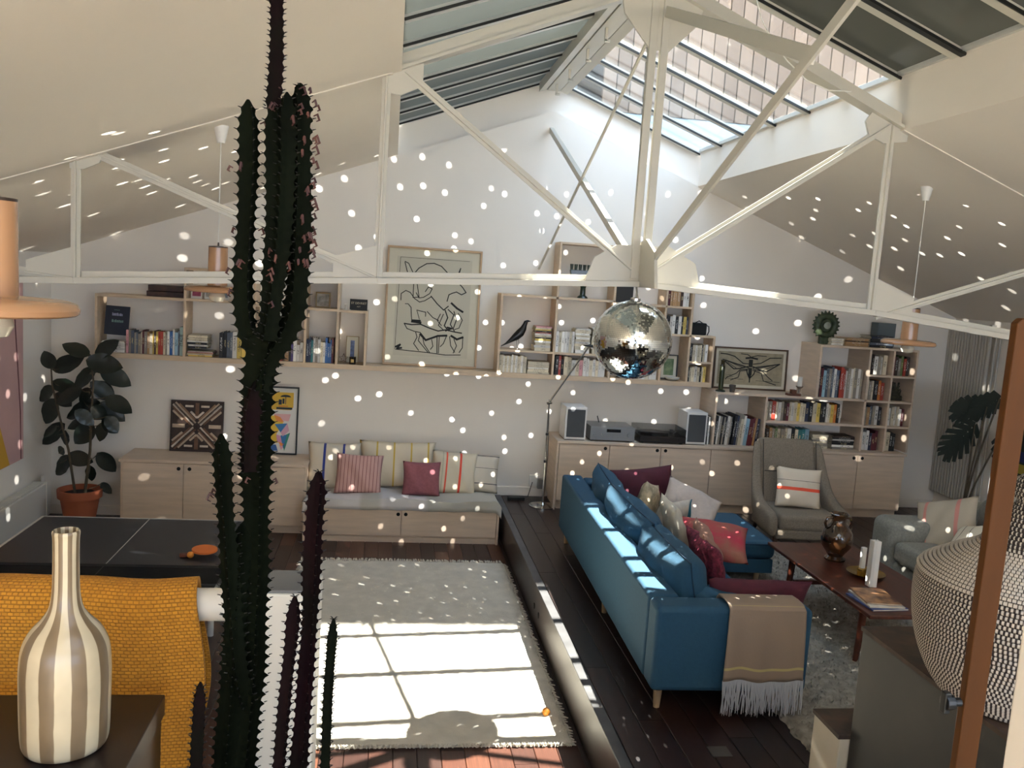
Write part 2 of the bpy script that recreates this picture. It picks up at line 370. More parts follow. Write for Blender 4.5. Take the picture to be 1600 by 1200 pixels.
# plate in the ridge plane at the middle node, carrying the lengthwise braces
part('gusset_plate', MB().prism([(4.66, 2.50), (4.72, 2.70), (4.90, 2.78), (5.16, 2.74), (5.24, 2.62), (5.26, 2.50)], 'x', 1.446, 1.464), STEEL, tr_)
part('ridge_brace', MB().beam((1.455, 5.05, 2.58), (1.455, 8.50, 3.96), .012, .05).beam((1.47, 5.05, 2.60), (1.47, 8.50, 3.98), .04, .010), STEEL, tr_)
part('ridge_brace', MB().tube([(1.44, 5.05, 4.02), (1.44, 8.50, 2.62)], .012, 8), STEEL, tr_)
part('ridge_brace', MB().beam((1.455, 4.95, 2.58), (1.455, 1.35, 4.08), .014, .046), STEEL, tr_)
part('ridge_brace', MB().beam((1.471, 4.95, 4.06), (1.471, 3.06, 3.37), .014, .06), STEEL, tr_)

# ------------------------------------------------------------ mirror ball
mbt = thing('mirror_ball', 'large silver mirror ball hanging below the middle of the roof truss', 'disco ball', (BALL[0], BALL[1], BALL[2] - BR))
part('core', MB().lathe([(max(.001, (BR - .006) * math.sin(PI * i / 24)), BALL[2] - (BR - .006) * math.cos(PI * i / 24)) for i in range(25)], 48, c=(BALL[0], BALL[1], 0)), mat('dark_ball_core', '6c6e6c', .4, .5), mbt, smooth=True)
t = MB(); rows = 66
for i in range(1, rows):
    a = PI * (i + .0) / rows; n = max(6, int(2 * rows * math.sin(a)))
    for j in range(n):
        b = 2 * PI * (j + .5 * (i % 2)) / n
        nn = Vector((math.sin(a) * math.cos(b), math.sin(a) * math.sin(b), math.cos(a)))
        c = Vector(BALL) + nn * BR
        nn = (nn + Vector((rnd.gauss(0, .02), rnd.gauss(0, .02), rnd.gauss(0, .02)))).normalized()
        x = nn.cross(Vector((0, 0, 1)))
        x = x.normalized() if x.length > 1e-4 else Vector((1, 0, 0)); y = nn.cross(x); h = PI * BR / rows * .47
        k = len(t.v); t.v += [tuple(c + x * sx * h + y * sy * h) for sx, sy in ((-1, -1), (1, -1), (1, 1), (-1, 1))]; t.f.append((k, k + 1, k + 2, k + 3))
t.v = [(x - BALL[0], y - BALL[1], z - BALL[2] + BR) for x, y, z in t.v]
tm = mesh('mirror_tiles', t, mat('mirror_facet', 'e4e9e8', .04, 1.0))
to = bpy.data.objects.new('mirror_tiles', tm); C.objects.link(to); to.parent = mbt; to['kind'] = 'stuff'
part('cap', MB().lathe([(.03, BR - .003), (.03, BR + .012), (.008, BR + .02)], 16, c=BALL), mat('chrome', 'cfcfcc', .15, 1.0), mbt, smooth=True)
part('hanging_chain', MB().tube([(1.442, 5, BALL[2] + BR + .01), (1.447, 5, 2.47), (1.44, 5, 2.505)], .006, 8).tube([(1.455, 4.99, BALL[2] + BR + .01), (1.435, 4.99, 2.505)], .003, 6), mat('dull_steel_wire', '9b968a', .35, .8), mbt)

# ------------------------------------------------------------ pendant lamps
def pendant(x, y, zdisc, zceil, label, R=.182):
    t = thing('pendant_lamp', label, 'lamp', (x, y, zdisc), 0, 'beige disc pendant lamps')
    PK = mat('glossy_peach_lacquer', 'b08663', .22, coat=.4)
    part('canopy', MB().lathe([(.022, zceil - .09), (.042, zceil + .005)], 18, c=(x, y, 0)), mat('white_plastic', 'e4e2dd', .4), t, smooth=True)
    part('cord', MB().tube([(x, y, zdisc + .25), (x, y, zceil - .08)], .0028, 6), mat('white_cord', 'e8e6de', .5), t)
    part('top_cap', MB().lathe([(.053, zdisc + .245), (.053, zdisc + .252), (.006, zdisc + .256), (.004, zdisc + .275)], 28, c=(x, y, 0)), mat('brown_cap', '2e211b', .4), t, smooth=True)
    part('cylinder', MB().lathe([(.055, zdisc + .02), (.053, zdisc + .245)], 32, c=(x, y, 0)), PK, t, smooth=True)
    part('disc_shade', MB().lathe([(.05, zdisc + .034), (R * .85, zdisc + .027), (R * .96, zdisc + .020), (R, zdisc + .008), (R * .985, zdisc - .003), (R * .95, zdisc - .007), (.05, zdisc - .003)], 48, c=(x, y, 0)), PK, t, smooth=True)
    part('bulb', MB().lathe([(.02, zdisc + .005), (.042, zdisc - .018), (.046, zdisc - .035), (.034, zdisc - .058), (.004, zdisc - .068)], 24, c=(x, y, 0)), mat('frosted_bulb', 'cfc8b4', .15, .15), t, smooth=True)
pendant(3.61, 5.6, 2.232, ceil_r(3.61), 'beige disc pendant lamp hanging over the coffee table in front of the corner bookcase')
pendant(-.985, 5.15, 2.32, ceil_l(-.985), 'beige disc pendant lamp partly hidden by the tie beam and the tall cactus')
pendant(-.893, 2.1, 2.352, ceil_l(-.893), 'beige disc pendant lamp nearest the camera, cut by the left picture edge')
# ------------------------------------------------------------ cupboards and bench along the back wall
def door(parent, x0, x1, y, z0, z1, holes, name='door', th=.018):
    d = part(name, MB().box(x0, x1, y - th, y, z0, z1), PLY, parent, bevel=.0015)
    for hx, hz in holes:
        part('finger_hole', MB().lathe([(.017, 0), (.017, .002)], 18, M=Matrix.Translation((hx, y - th, hz)) @ Matrix.Rotation(PI / 2, 4, 'X')), DKHOLE, d)
c1 = thing('low_cupboard', 'pale plywood cupboard with finger holes against the back wall beside the rubber plant', 'cupboard', (-1.51, 8.25, 0))
part('body', MB().box(-2.335, -.69, 8.02, 8.475, .07, .64), PLY, c1); part('worktop', MB().box(-2.345, -.685, 7.99, 8.478, .64, .665), PLY, c1, bevel=.002)
part('plinth', MB().box(-2.32, -.70, 8.04, 8.45, 0, .07), PLY, c1)
door(c1, -2.31, -1.79, 8.018, .085, .635, [(-1.83, .59)]); door(c1, -1.785, -1.24, 8.018, .085, .635, [(-1.735, .59)]); door(c1, -1.235, -.71, 8.018, .085, .635, [])
be = thing('storage_bench', 'long pale plywood storage bench with sliding doors under the row of cushions', 'bench', (.21, 8.13, 0))
part('body', MB().box(-.685, 1.10, 7.81, 8.49, .06, .335), PLY, be); part('lid', MB().box(-.69, 1.105, 7.78, 8.49, .335, .355), PLY, be, bevel=.002)
part('side_panel', MB().box(-.69, -.67, 7.78, 7.82, 0, .335), PLY, be); part('side_panel', MB().box(1.085, 1.105, 7.78, 7.82, 0, .335), PLY, be)
part('plinth', MB().box(-.67, 1.085, 7.80, 8.4, 0, .06), PLY, be)
door(be, -.665, .193, 7.805, .075, .33, [(.165, .28)], 'sliding_door'); door(be, .198, 1.08, 7.808, .075, .33, [(.235, .28)], 'sliding_door')
# padded cover
def cover(u, v):
    x = -.70 + 1.82 * u; s = v * 1.02
    if s < .09: y, z = 7.755 + .01 * math.sin(x * 9), .40 - .075 + .075 * s / .09
    else: y, z = 7.755 + (s - .09) * .80, .425
    e = max(0, .04 - min(u, 1 - u)) / .04
    return (x, y + .008 * math.sin(x * 23 + 1), z + .012 * math.sin(x * 7 + s * 5) * (s > .05) - .06 * e * e)
CV = bpy.data.materials.new('pale_woven_bench_cover'); CV.use_nodes = True
N = CV.node_tree.nodes; L = CV.node_tree.links; b = N['Principled BSDF']; b.inputs['Roughness'].default_value = .9
tc = N.new('ShaderNodeTexCoord'); sp = N.new('ShaderNodeSeparateXYZ'); L.new(tc.outputs['Object'], sp.inputs[0])
rr = N.new('ShaderNodeValToRGB'); rr.color_ramp.interpolation = 'EASE'; e = rr.color_ramp.elements
mr = N.new('ShaderNodeMapRange'); mr.inputs[1].default_value = -.92; mr.inputs[2].default_value = .92; L.new(sp.outputs[0], mr.inputs[0]); L.new(mr.outputs[0], rr.inputs[0])
e[0].color = hexc('c9c6c4'); e[1].color = hexc('b3b0a6')
for p_, c_ in ((.27, 'cfccca'), (.30, 'b4b1a8'), (.37, 'b4b1a8'), (.40, 'c9c6c6'), (.60, 'c9c6c6'), (.63, 'b0ada3'), (.75, 'b3b0a6')):
    x = e.new(p_); x.color = hexc(c_)
L.new(rr.outputs[0], b.inputs['Base Color'])
cv = part('pad', MB().grid(cover, 90, 22), CV, None, smooth=True, local=True)
cv.location = (.21, 8.13, .30); cv.data.transform(Matrix.Translation((-.21, -8.13, -.30))); cv.name = 'bench_cover'
so_ = cv.modifiers.new('thick', 'SOLIDIFY'); so_.thickness = .03; so_.offset = -1
tag(cv, 'pale grey and cream woven cover spread over the storage bench', 'bench cover')

c2 = thing('sideboard', 'long pale plywood sideboard with round finger holes carrying the stereo and corner bookcase', 'sideboard', (3.46, 8.25, .31))
part('body', MB().box(1.66, 5.28, 8.02, 8.475, .39, .965), PLY, c2); part('worktop', MB().box(1.65, 5.29, 7.99, 8.478, .965, .99), PLY, c2, bevel=.002)
part('side_panel', MB().box(1.65, 1.67, 7.995, 8.05, .31, .965), PLY, c2); part('plinth', MB().box(1.68, 5.26, 8.04, 8.45, .31, .39), PLY, c2)
xs = [1.675, 2.172, 2.690, 3.205, 3.74, 4.26, 4.765, 5.275]
hl = [[(2.13, .93)], [(2.652, .93)], [(2.736, .93)], [], [], [(4.72, .93)], [(4.81, .93)]]
for i in range(7): door(c2, xs[i] + .003, xs[i + 1] - .003, 8.018, .405, .96, hl[i])

# ------------------------------------------------------------ shelf structures
def boards(name, label, loc, lst, front=8.22, m=PLYH):
    t = thing(name, label, 'shelf', loc)
    for nm, x0, x1, z0, z1 in lst:
        part(nm, MB().box(x0, x1, front, 8.495, z0, z1), m, t, bevel=.0012)
    return t
T = .022
boards('wall_ledge', 'long pale wood board running under both groups of wall shelves and the ink drawing', (.3, 8.4, 1.55), [('board', -2.63, 3.225, 1.55, 1.595)])
boards('wall_shelf', 'left group of pale wooden wall shelves with stepped boxes above the low cupboard', (-1.4, 8.4, 1.595),
  [('upright', -2.63, -2.61, 1.595, 2.10), ('shelf_board', -2.63, -1.865, 2.10, 2.125), ('upright', -1.865, -1.843, 1.595, 2.385), ('shelf_board', -1.843, -1.23, 2.105, 2.127),
   ('shelf_board', -1.865, -1.23, 2.385, 2.407), ('upright', -1.25, -1.228, 1.595, 2.385), ('shelf_board', -1.228, -.49, 2.088, 2.11), ('upright', -.785, -.763, 1.595, 2.36),
   ('shelf_board', -.785, -.47, 2.36, 2.382), ('upright', -.49, -.468, 1.595, 2.36), ('shelf_board', -.468, -.205, 2.085, 2.107), ('upright', -.227, -.205, 1.595, 2.085)])
boards('wall_shelf', 'right group of pale wooden wall shelves stepped like a pyramid behind the mirror ball', (2.1, 8.4, 1.595),
  [('upright', 1.045, 1.067, 1.595, 2.335), ('shelf_board', 1.045, 2.17, 2.335, 2.357), ('shelf_board', 1.067, 1.585, 1.80, 1.82), ('upright', 1.585, 1.607, 1.595, 2.865), ('shelf_board', 1.607, 2.15, 1.80, 1.82),
   ('upright', 2.15, 2.172, 1.595, 2.865), ('shelf_board', 1.585, 2.70, 2.865, 2.885), ('shelf_board', 2.172, 2.96, 2.32, 2.34), ('upright', 2.68, 2.70, 2.06, 2.865), ('shelf_board', 2.70, 2.97, 2.585, 2.607),
   ('upright', 2.95, 2.972, 1.595, 2.585), ('shelf_board', 2.172, 3.225, 2.045, 2.065), ('upright', 2.67, 2.69, 1.595, 2.045), ('shelf_board', 2.972, 3.205, 1.785, 1.80), ('upright', 3.203, 3.225, 1.595, 2.045)])
boards('corner_bookcase', 'large pale plywood corner bookcase with a tall tower of small cells behind the armchair', (4.3, 8.3, .99),
  [('upright', 3.23, 3.252, .99, 1.50), ('upright', 3.755, 3.777, .99, 1.50), ('shelf_board', 3.23, 4.83, 1.50, 1.522), ('shelf_board', 3.777, 4.81, 1.238, 1.262),
   ('side_panel', 4.275, 4.30, 1.522, 2.03), ('top_board', 4.275, 5.345, 2.03, 2.052), ('upright', 4.81, 4.832, .99, 2.03), ('upright', 5.07, 5.09, .99, 2.03), ('upright', 5.325, 5.345, .99, 2.03)] +
  [('shelf_board', a, b, z, z + .02) for a, b in ((4.832, 5.07), (5.09, 5.325)) for z in (1.235, 1.495, 1.757)], front=8.08, m=PLY)

# ------------------------------------------------------------ books
COL = dict(w=('d9d6cf', 'white'), c=('cfc4ab', 'cream'), k=('17171a', 'black'), n=('1d2740', 'navy blue'), b=('2f5f9a', 'blue'), l=('8fb0c0', 'pale blue'), g=('5c6e42', 'green'),
           t=('2d7276', 'teal'), y=('d0b45a', 'yellow'), o=('c9762f', 'orange'), r=('a23a2c', 'red'), m=('5a1f28', 'maroon'), p=('c58f92', 'pink'), v=('4b3c78', 'violet'),
           e=('8d8579', 'grey'), d=('3d2a20', 'dark brown'), a=('a8835a', 'tan'), s=('56606e', 'slate grey'), j=('b7c4b6', 'pale green'))
def book_mat(k, style):
    nm = 'book_%s_%d' % (k, style)
    if nm in _m: return _m[nm]
    m = bpy.data.materials.new(nm); m.use_nodes = True; N = m.node_tree.nodes; L = m.node_tree.links
    b = N['Principled BSDF']; b.inputs['Roughness'].default_value = .5; c = hexc(COL[k][0])
    dark = sum(c[:3]) > .9; ink = hexc('2a2522' if dark else ('c9b98a' if style else 'c9c9c4'))
    tc = N.new('ShaderNodeTexCoord'); sp = N.new('ShaderNodeSeparateXYZ'); L.new(tc.outputs['Object'], sp.inputs[0])
    def M(op, a, v):
        n = N.new('ShaderNodeMath'); n.operation = op
        for i, q in enumerate((a, v)):
            if isinstance(q, (int, float)): n.inputs[i].default_value = q
            else: L.new(q, n.inputs[i])
        return n.outputs[0]
    mp = N.new('ShaderNodeMapping'); L.new(tc.outputs['Object'], mp.inputs[0]); mp.inputs['Scale'].default_value = (7, .1, 30)
    oi = N.new('ShaderNodeObjectInfo'); ad = N.new('ShaderNodeVectorMath'); L.new(mp.outputs[0], ad.inputs[0]); cbx = N.new('ShaderNodeCombineXYZ'); L.new(M('MULTIPLY', oi.outputs['Random'], 50), cbx.inputs[1]); L.new(cbx.outputs[0], ad.inputs[1])
    n = N.new('ShaderNodeTexNoise'); n.inputs['Scale'].default_value = 1; L.new(ad.outputs[0], n.inputs['Vector'])
    x = M('LESS_THAN', M('ABSOLUTE', sp.outputs[0], 0), .26)
    z = M('LESS_THAN', M('ABSOLUTE', M('SUBTRACT', sp.outputs[2], .55), 0), .27 if style == 0 else .14)
    f = M('MULTIPLY', M('MULTIPLY', x, z), M('GREATER_THAN', n.outputs[0], .54))
    mx = N.new('ShaderNodeMix'); mx.data_type = 'RGBA'; L.new(f, mx.inputs['Factor']); mx.inputs['B'].default_value = ink
    hs = N.new('ShaderNodeHueSaturation'); hs.inputs['Color'].default_value = c; L.new(M('ADD', M('MULTIPLY', oi.outputs['Random'], .45), .78), hs.inputs['Value'])
    L.new(hs.outputs[0], mx.inputs['A']); L.new(mx.outputs['Result'], b.inputs['Base Color'])
    _m[nm] = m; return m
PAGES = mat('book_pages', 'cfc5ae', .9, noise=.06, nscale=60)
cmesh = {}
def book_mesh(k, style):
    if (k, style) not in cmesh:
        t = MB().box(-.5, .5, 0, .035, 0, 1).box(-.5, -.41, .03, 1, 0, 1).box(.41, .5, .03, 1, 0, 1)
        me = mesh('cover', t, book_mat(k, style)); cmesh[(k, style)] = me
    return cmesh[(k, style)]
pgm = mesh('pages', MB().box(-.41, .41, .035, .97, .015, .97), PAGES)
used = {}
ORD = ['first', 'second', 'third', 'fourth', 'fifth', 'sixth', 'seventh', 'eighth', 'ninth', 'tenth', 'eleventh', 'twelfth', 'thirteenth', 'fourteenth', 'fifteenth', 'sixteenth',
       'seventeenth', 'eighteenth', 'nineteenth', 'twentieth', 'twenty-first', 'twenty-second', 'twenty-third', 'twenty-fourth', 'twenty-fifth', 'twenty-sixth', 'twenty-seventh', 'twenty-eighth', 'twenty-ninth', 'thirtieth',
       'thirty-first', 'thirty-second', 'thirty-third', 'thirty-fourth']
def one_book(k, loc, w, d, h, label, group, rot=(0, 0, 0), style=None):
    o = bpy.data.objects.new('book', book_mesh(k, rnd.randrange(2) if style is None else style)); C.objects.link(o)
    o.location = loc; o.scale = (w, d, h); o.rotation_euler = rot; tag(o, label, 'book', group)
    p_ = bpy.data.objects.new('pages', pgm); C.objects.link(p_); p_.parent = o
    return o
def row(seq, x0, x1, z, h, where, group, y=8.25, d=.17, dh=.06, lean=0):
    n = len(seq); ws = [rnd.uniform(.7, 1.5) for _ in seq]; tot = sum(ws); x = x0
    for i, k in enumerate(seq):
        w = (x1 - x0) * ws[i] / tot; hh = h + rnd.uniform(-dh, dh) * .7
        one_book(k, (x + w / 2, y + rnd.uniform(0, .015), z), w * .94, d * rnd.uniform(.85, 1), hh, '%s book, %s from left in %s' % (COL[k][1], ORD[i], where), group, rot=(0, lean, 0))
        x += w
def pile(seq, x0, x1, z, ztop, where, group, y=8.25, d=.2):
    n = len(seq); hs = [rnd.uniform(.8, 1.3) for _ in seq]; tot = sum(hs)
    for i, k in enumerate(seq):
        h = (ztop - z) * hs[i] / tot; dx = rnd.uniform(0, .015); wd = (x1 - x0) - dx - rnd.uniform(0, .012)
        one_book(k, (x0 + dx, y + rnd.uniform(0, .01), z + h / 2), h * .95, d, wd, '%s book, %s from bottom of %s' % (COL[k][1], ORD[i], where), group, rot=(0, PI / 2, 0))
        z += h
G1 = 'books on the left wall shelves'; G2 = 'books on the right wall shelves'; G3 = 'books in the corner bookcase'; G4 = 'books in the small cells of the tower'
pile('wwwwwww', -2.59, -2.375, 1.596, 1.75, 'the white pile under the navy picture', G1)
row('pesesecmeacydyrrcew', -2.37, -1.99, 1.596, .20, 'the leftmost wall shelf box', G1, dh=.03)
row('bwls', -1.99, -1.90, 1.596, .225, 'the group just before the pale green ITALIE book', G1, dh=.02)
ib = one_book('j', (-1.882, 8.245, 1.596), .032, .18, .265, 'pale green book with ITALIE on its spine, right end of the leftmost box', G1, style=0)
ib.data = ib.data.copy(); ib.data.materials[0] = mat('pale_green_cover', 'a9bfb6', .5)
pile('ycapc', -1.838, -1.60, 1.596, 1.67, 'the low pile right of the ITALIE book', G1); pile('kwkwccccc', -1.838, -1.65, 1.67, 1.86, 'the cream pile right of the ITALIE book', G1)
row('kksswyyc', -1.55, -1.27, 1.596, .235, 'the group of black books left of the cactus', G1, dh=.02)
row('wckwcwkr', -1.22, -.98, 1.596, .20, 'the box right behind the cactus', G1)
row('akvwww', -.955, -.79, 1.596, .19, 'the box ending at the violet and white books', G1)
row('nntwewcwbbbm', -.76, -.51, 1.596, .21, 'the box with navy and bright blue books', G1, dh=.04)
row('wwew', -.87, -.79, 2.11, .16, 'the upper box left of the framed photo', G1, dh=.01)
row('ccwcwccwcwccwcc', 1.075, 1.34, 1.596, .165, 'the lower left box under the bird', G2, dh=.012)
pile('cccwcccccc', 1.35, 1.57, 1.596, 1.775, 'the pile under the bird shelf', G2)
pile('cwcwykcwrkycp', 1.40, 1.57, 1.82, 2.19, 'the tall pile beside the black bird', G2)
row('wcwwwcw', 1.615, 1.80, 1.82, .20, 'the box beneath the candelabra', G2, dh=.01)
pile('wccwcwcwccw', 1.80, 1.96, 1.82, 2.19, 'the left pile beneath the candelabra', G2); pile('cwccwcwcw', 1.97, 2.12, 1.82, 2.21, 'the right pile beneath the candelabra', G2)
row('krkccwcpwwcwcww', 1.625, 2.13, 1.596, .17, 'the box left of the cake stand', G2, dh=.025)
row('wwwwcww', 2.42, 2.66, 1.596, .17, 'the box below the mirror ball', G2, dh=.01)
row('maaaadww', 2.71, 2.93, 2.34, .16, 'the box of old leather bindings', G2, dh=.02)
row('kkwwkwkyn', 2.71, 2.94, 2.065, .18, 'the box under the leather bindings', G2, dh=.02)
row('kcwcckcw', 2.985, 3.17, 1.80, .17, 'the upper box of the lowest step', G2, dh=.01); row('kccwckcy', 2.985, 3.17, 1.596, .15, 'the bottom right box of the right wall shelves', G2, dh=.01)
row('kwekekwek', 3.262, 3.44, .99, .285, 'the record cell beside the right speaker', G3, y=8.12, d=.28, dh=.01, lean=.06)
row('knecwlmman', 3.45, 3.72, .99, .285, 'the right half of the record cell', G3, y=8.12, d=.28, dh=.03, lean=.08)
row('kwk', 3.175, 3.215, .99, .28, 'the few records right of the speaker', G3, y=8.1, d=.26, dh=.005)
row('cercwedmcwcyccnkccykkwcyokw', 3.79, 4.60, 1.262, .19, 'the upper long row behind the armchair', G3, y=8.12, dh=.015)
row('kdaegcecwkcttl', 3.79, 4.28, .99, .19, 'the lower long row behind the armchair', G3, y=8.12, dh=.015)
pile('cececccc', 4.31, 4.49, .99, 1.21, 'the cream pile behind the armchair', G3, y=8.12); pile('ewkkwkdd', 4.53, 4.78, .99, 1.20, 'the black pile behind the armchair', G3, y=8.12)
row('kmlseswskrrwewcewe', 4.31, 4.79, 1.522, .29, 'the wide tower cell under the wreath', G3, y=8.12, d=.22, dh=.03)
for (a, zz, s_, nm) in ((4.845, 1.777, 'kdwewc', 'top left'), (5.10, 1.777, 'mdegrk', 'top right'), (4.845, 1.515, 'ceckor', 'second left'),
                        (4.845, 1.255, 'geasewk', 'third left'), (5.10, 1.255, 'kwcwcwm', 'third right'), (4.845, .99, 'kwwnmm', 'bottom left'), (5.10, .99, 'wckk', 'bottom right')):
    row(s_, a, a + .20 - .06 * (nm == 'bottom right'), zz, .19, 'the %s small tower cell' % nm, G4, y=8.14, dh=.02, lean=.0)
pile('wcwcwc', 4.42, 4.56, 2.052, 2.16, 'the white pile beside the wreath', G3, y=8.15, d=.22); pile('aadaa', 4.57, 4.83, 2.052, 2.17, 'the brown pile on top of the tower', G3, y=8.15, d=.22)
pile('kskknnk', 4.84, 5.10, 2.052, 2.23, 'the dark pile on top of the tower', G3, y=8.15, d=.22)
solo('storage_box', 'dull blue grey box standing behind the dark pile on the tower top', 'box', MB().box(5.02, 5.22, 8.34, 8.47, 2.052, 2.30), mat('blue_grey_card', '5b666b', .7), bevel=.003)
solo('leather_volume', 'dark leather volumes lying flat on top of the leftmost wall shelf box', 'book',
     MB().box(-2.20, -1.87, 8.26, 8.46, 2.127, 2.175).box(-2.19, -1.88, 8.27, 8.45, 2.178, 2.23), mat('dark_tooled_leather', '3a2118', .5, noise=.5, nscale=14), bevel=.003)

# lettering helper
def text(s, size, loc, rot, m, parent=None, name='lettering', ext=.0008):
    cu = bpy.data.curves.new(name, 'FONT'); cu.body = s; cu.size = size; cu.extrude = ext; cu.align_x = 'CENTER'; cu.align_y = 'CENTER'; cu.resolution_u = 3
    o = bpy.data.objects.new(name, cu); C.objects.link(o); dg = bpy.context.evaluated_depsgraph_get()
    me = bpy.data.meshes.new_from_object(o.evaluated_get(dg)); bpy.data.objects.remove(o)
    me.materials.clear(); me.materials.append(m)
    q = bpy.data.objects.new(name, me); C.objects.link(q); q.rotation_euler = rot
    if parent:
        q.parent = parent; q.location = Vector(loc) - parent.location
    else: q.location = loc
    return q
INK = mat('black_ink', '171412', .7)
# the book's spine faces -Y: rotated text reads upwards
tx = text('ITALIE', .040, (0, 0, 0), (0, 0, 0), INK)
tx.data.transform(Matrix.Translation((-1.882, 8.2435, 1.74)) @ Matrix.Rotation(-PI / 2, 4, 'Y') @ Matrix.Rotation(PI / 2, 4, 'X'))
tx.data.transform(ib.matrix_basis.inverted()); tx.parent = ib; tx.name = 'lettering'
# ------------------------------------------------------------ cloth shapes
def pillow(name, label, w, h, t, m, loc, rx=0, ry=0, rz=0, cat='cushion', group=None, n=18, fat=.5, seamcol=None, sag=.012, seed=0):
    """square cushion standing on its lower edge; local X width, Z height, Y thickness"""
    r0 = random.Random(seed + int(w * 997) + int(loc[0] * 313))
    ph = [r0.uniform(0, 6) for _ in range(4)]
    def side(sg):
        def f(u, v):
            a = 2 * u - 1; b = 2 * v - 1
            k = ((1 - abs(a) ** 2.6) * (1 - abs(b) ** 2.6)); k = max(0, k) ** fat
            pin = 1 - .07 * (1 - abs(b) ** 2) * abs(a) ** 3; pin2 = 1 - .07 * (1 - abs(a) ** 2) * abs(b) ** 3
            y = sg * t / 2 * k + sag * math.sin(a * 4 + ph[0]) * math.sin(b * 3 + ph[1]) * k + .006 * math.sin(9 * a + 5 * b + ph[2]) * k
            return (a * w / 2 * pin, y, h / 2 + b * h / 2 * pin2)
        return f
    mb = MB(); mb.grid(side(-1), n, n); k = len(mb.v); mb.grid(side(1), n, n)
    me = bpy.data.meshes.new(name); me.from_pydata(mb.v, [], mb.f); me.materials.append(m); me.shade_smooth()
    uv = me.uv_layers.new()
    for l in me.loops:
        c = me.vertices[l.vertex_index].co; uv.data[l.index].uv = (c.x / w + .5, c.z / h)
    import bmesh
    b = bmesh.new(); b.from_mesh(me); bmesh.ops.remove_doubles(b, verts=b.verts, dist=.0008); bmesh.ops.recalc_face_normals(b, faces=b.faces); b.to_mesh(me); b.free()
    o = bpy.data.objects.new(name, me); C.objects.link(o)
    o.location = loc; o.rotation_euler = (rx, ry, rz)
    tag(o, label, cat, group)
    if seamcol:
        pts = []
        for i in range(41):
            q = i / 40 * 4; s_ = int(q) % 4; f = q - int(q) if i < 40 else 1
            if i == 40: s_ = 3
            u, v = [(f, 0), (1, f), (1 - f, 1), (0, 1 - f)][s_]
            x, _, z = side(1)(u, v); pts.append((x, 0, z))
        part('piping', MB().tube(pts, .0045, 6, False), seamcol, o, smooth=True, local=True)
    return o
CR = 'cfc9b4'
s_blue = stripes('cream_blue_stripe_cloth', 'd0c5b2', [(.30, .345, '2f3c86'), (.66, .70, '2f3c86')])
s_pink = stripes('pink_stripe_cloth', 'c39a92', [(.42, .58, '7e4a4c')], period=13)
s_red = stripes('cream_red_stripe_cloth', 'd2c6af', [(.22, .25, 'b9b39c'), (.30, .335, 'e05a45'), (.60, .645, 'e8523e')])
s_lines = stripes('cream_black_line_cloth', 'd0c6b5', [(.22, .24, '33323c'), (.62, .632, '5a5550'), (.93, .95, '3b3a3c')], axis='Y')
s_arm = stripes('cream_orange_band_cloth', 'd3c6b2', [(.42, .50, 'ee5a3e'), (.66, .67, '6a645c')], axis='Y')
s_soft = stripes('greige_pink_band_cloth', 'b3a997', [(.22, .28, 'c98a80'), (.74, .80, 'c98a80')])
s_blk = stripes('cream_thin_black_stripe_cloth', 'd2cbb9', [(.0, .06, '2c2a28')], period=5)
YG = stripes('cream_yellow_dash_cloth', 'd4c8b0', [(.0, .10, 'c9a94e')], period=4.5)
n_ = YG.node_tree.nodes
dp = mat('dusty_rose_cloth', '8f565c', .9, noise=.08, nscale=40, bump=.3, bscale=120)
LIN = mat('pale_linen', 'b9ada4', .95, noise=.05, nscale=30, bump=.3, bscale=90)
G = 'cushions on the storage bench'
PB = lambda *a, **k: pillow(*a, group=G, **k)
PB('cushion', 'cream cushion with two thin blue stripes at left end of the bench', .50, .45, .16, s_blue, (-.46, 8.13, .41), rx=-.32)
PB('cushion', 'large cream cushion with yellow dashes in the middle of the bench', .74, .46, .15, YG, (.14, 8.20, .42), rx=-.30, seed=3)
PB('cushion', 'pink cushion with fine dark red vertical stripes on the bench', .44, .38, .14, s_pink, (-.22, 7.96, .41), rx=-.32, ry=.03)
PB('cushion', 'plain dusty rose cushion in front of the yellow dashed one', .36, .33, .13, dp, (.37, 7.96, .41), rx=-.30)
PB('cushion', 'cream cushion with two orange red stripes right of the rose one', .44, .42, .15, s_red, (.67, 8.05, .41), rx=-.32, ry=.06)
PB('cushion', 'cream cushion with thin dark horizontal lines at right end of the bench', .40, .38, .13, s_lines, (.92, 8.13, .42), rx=-.30, ry=.05)

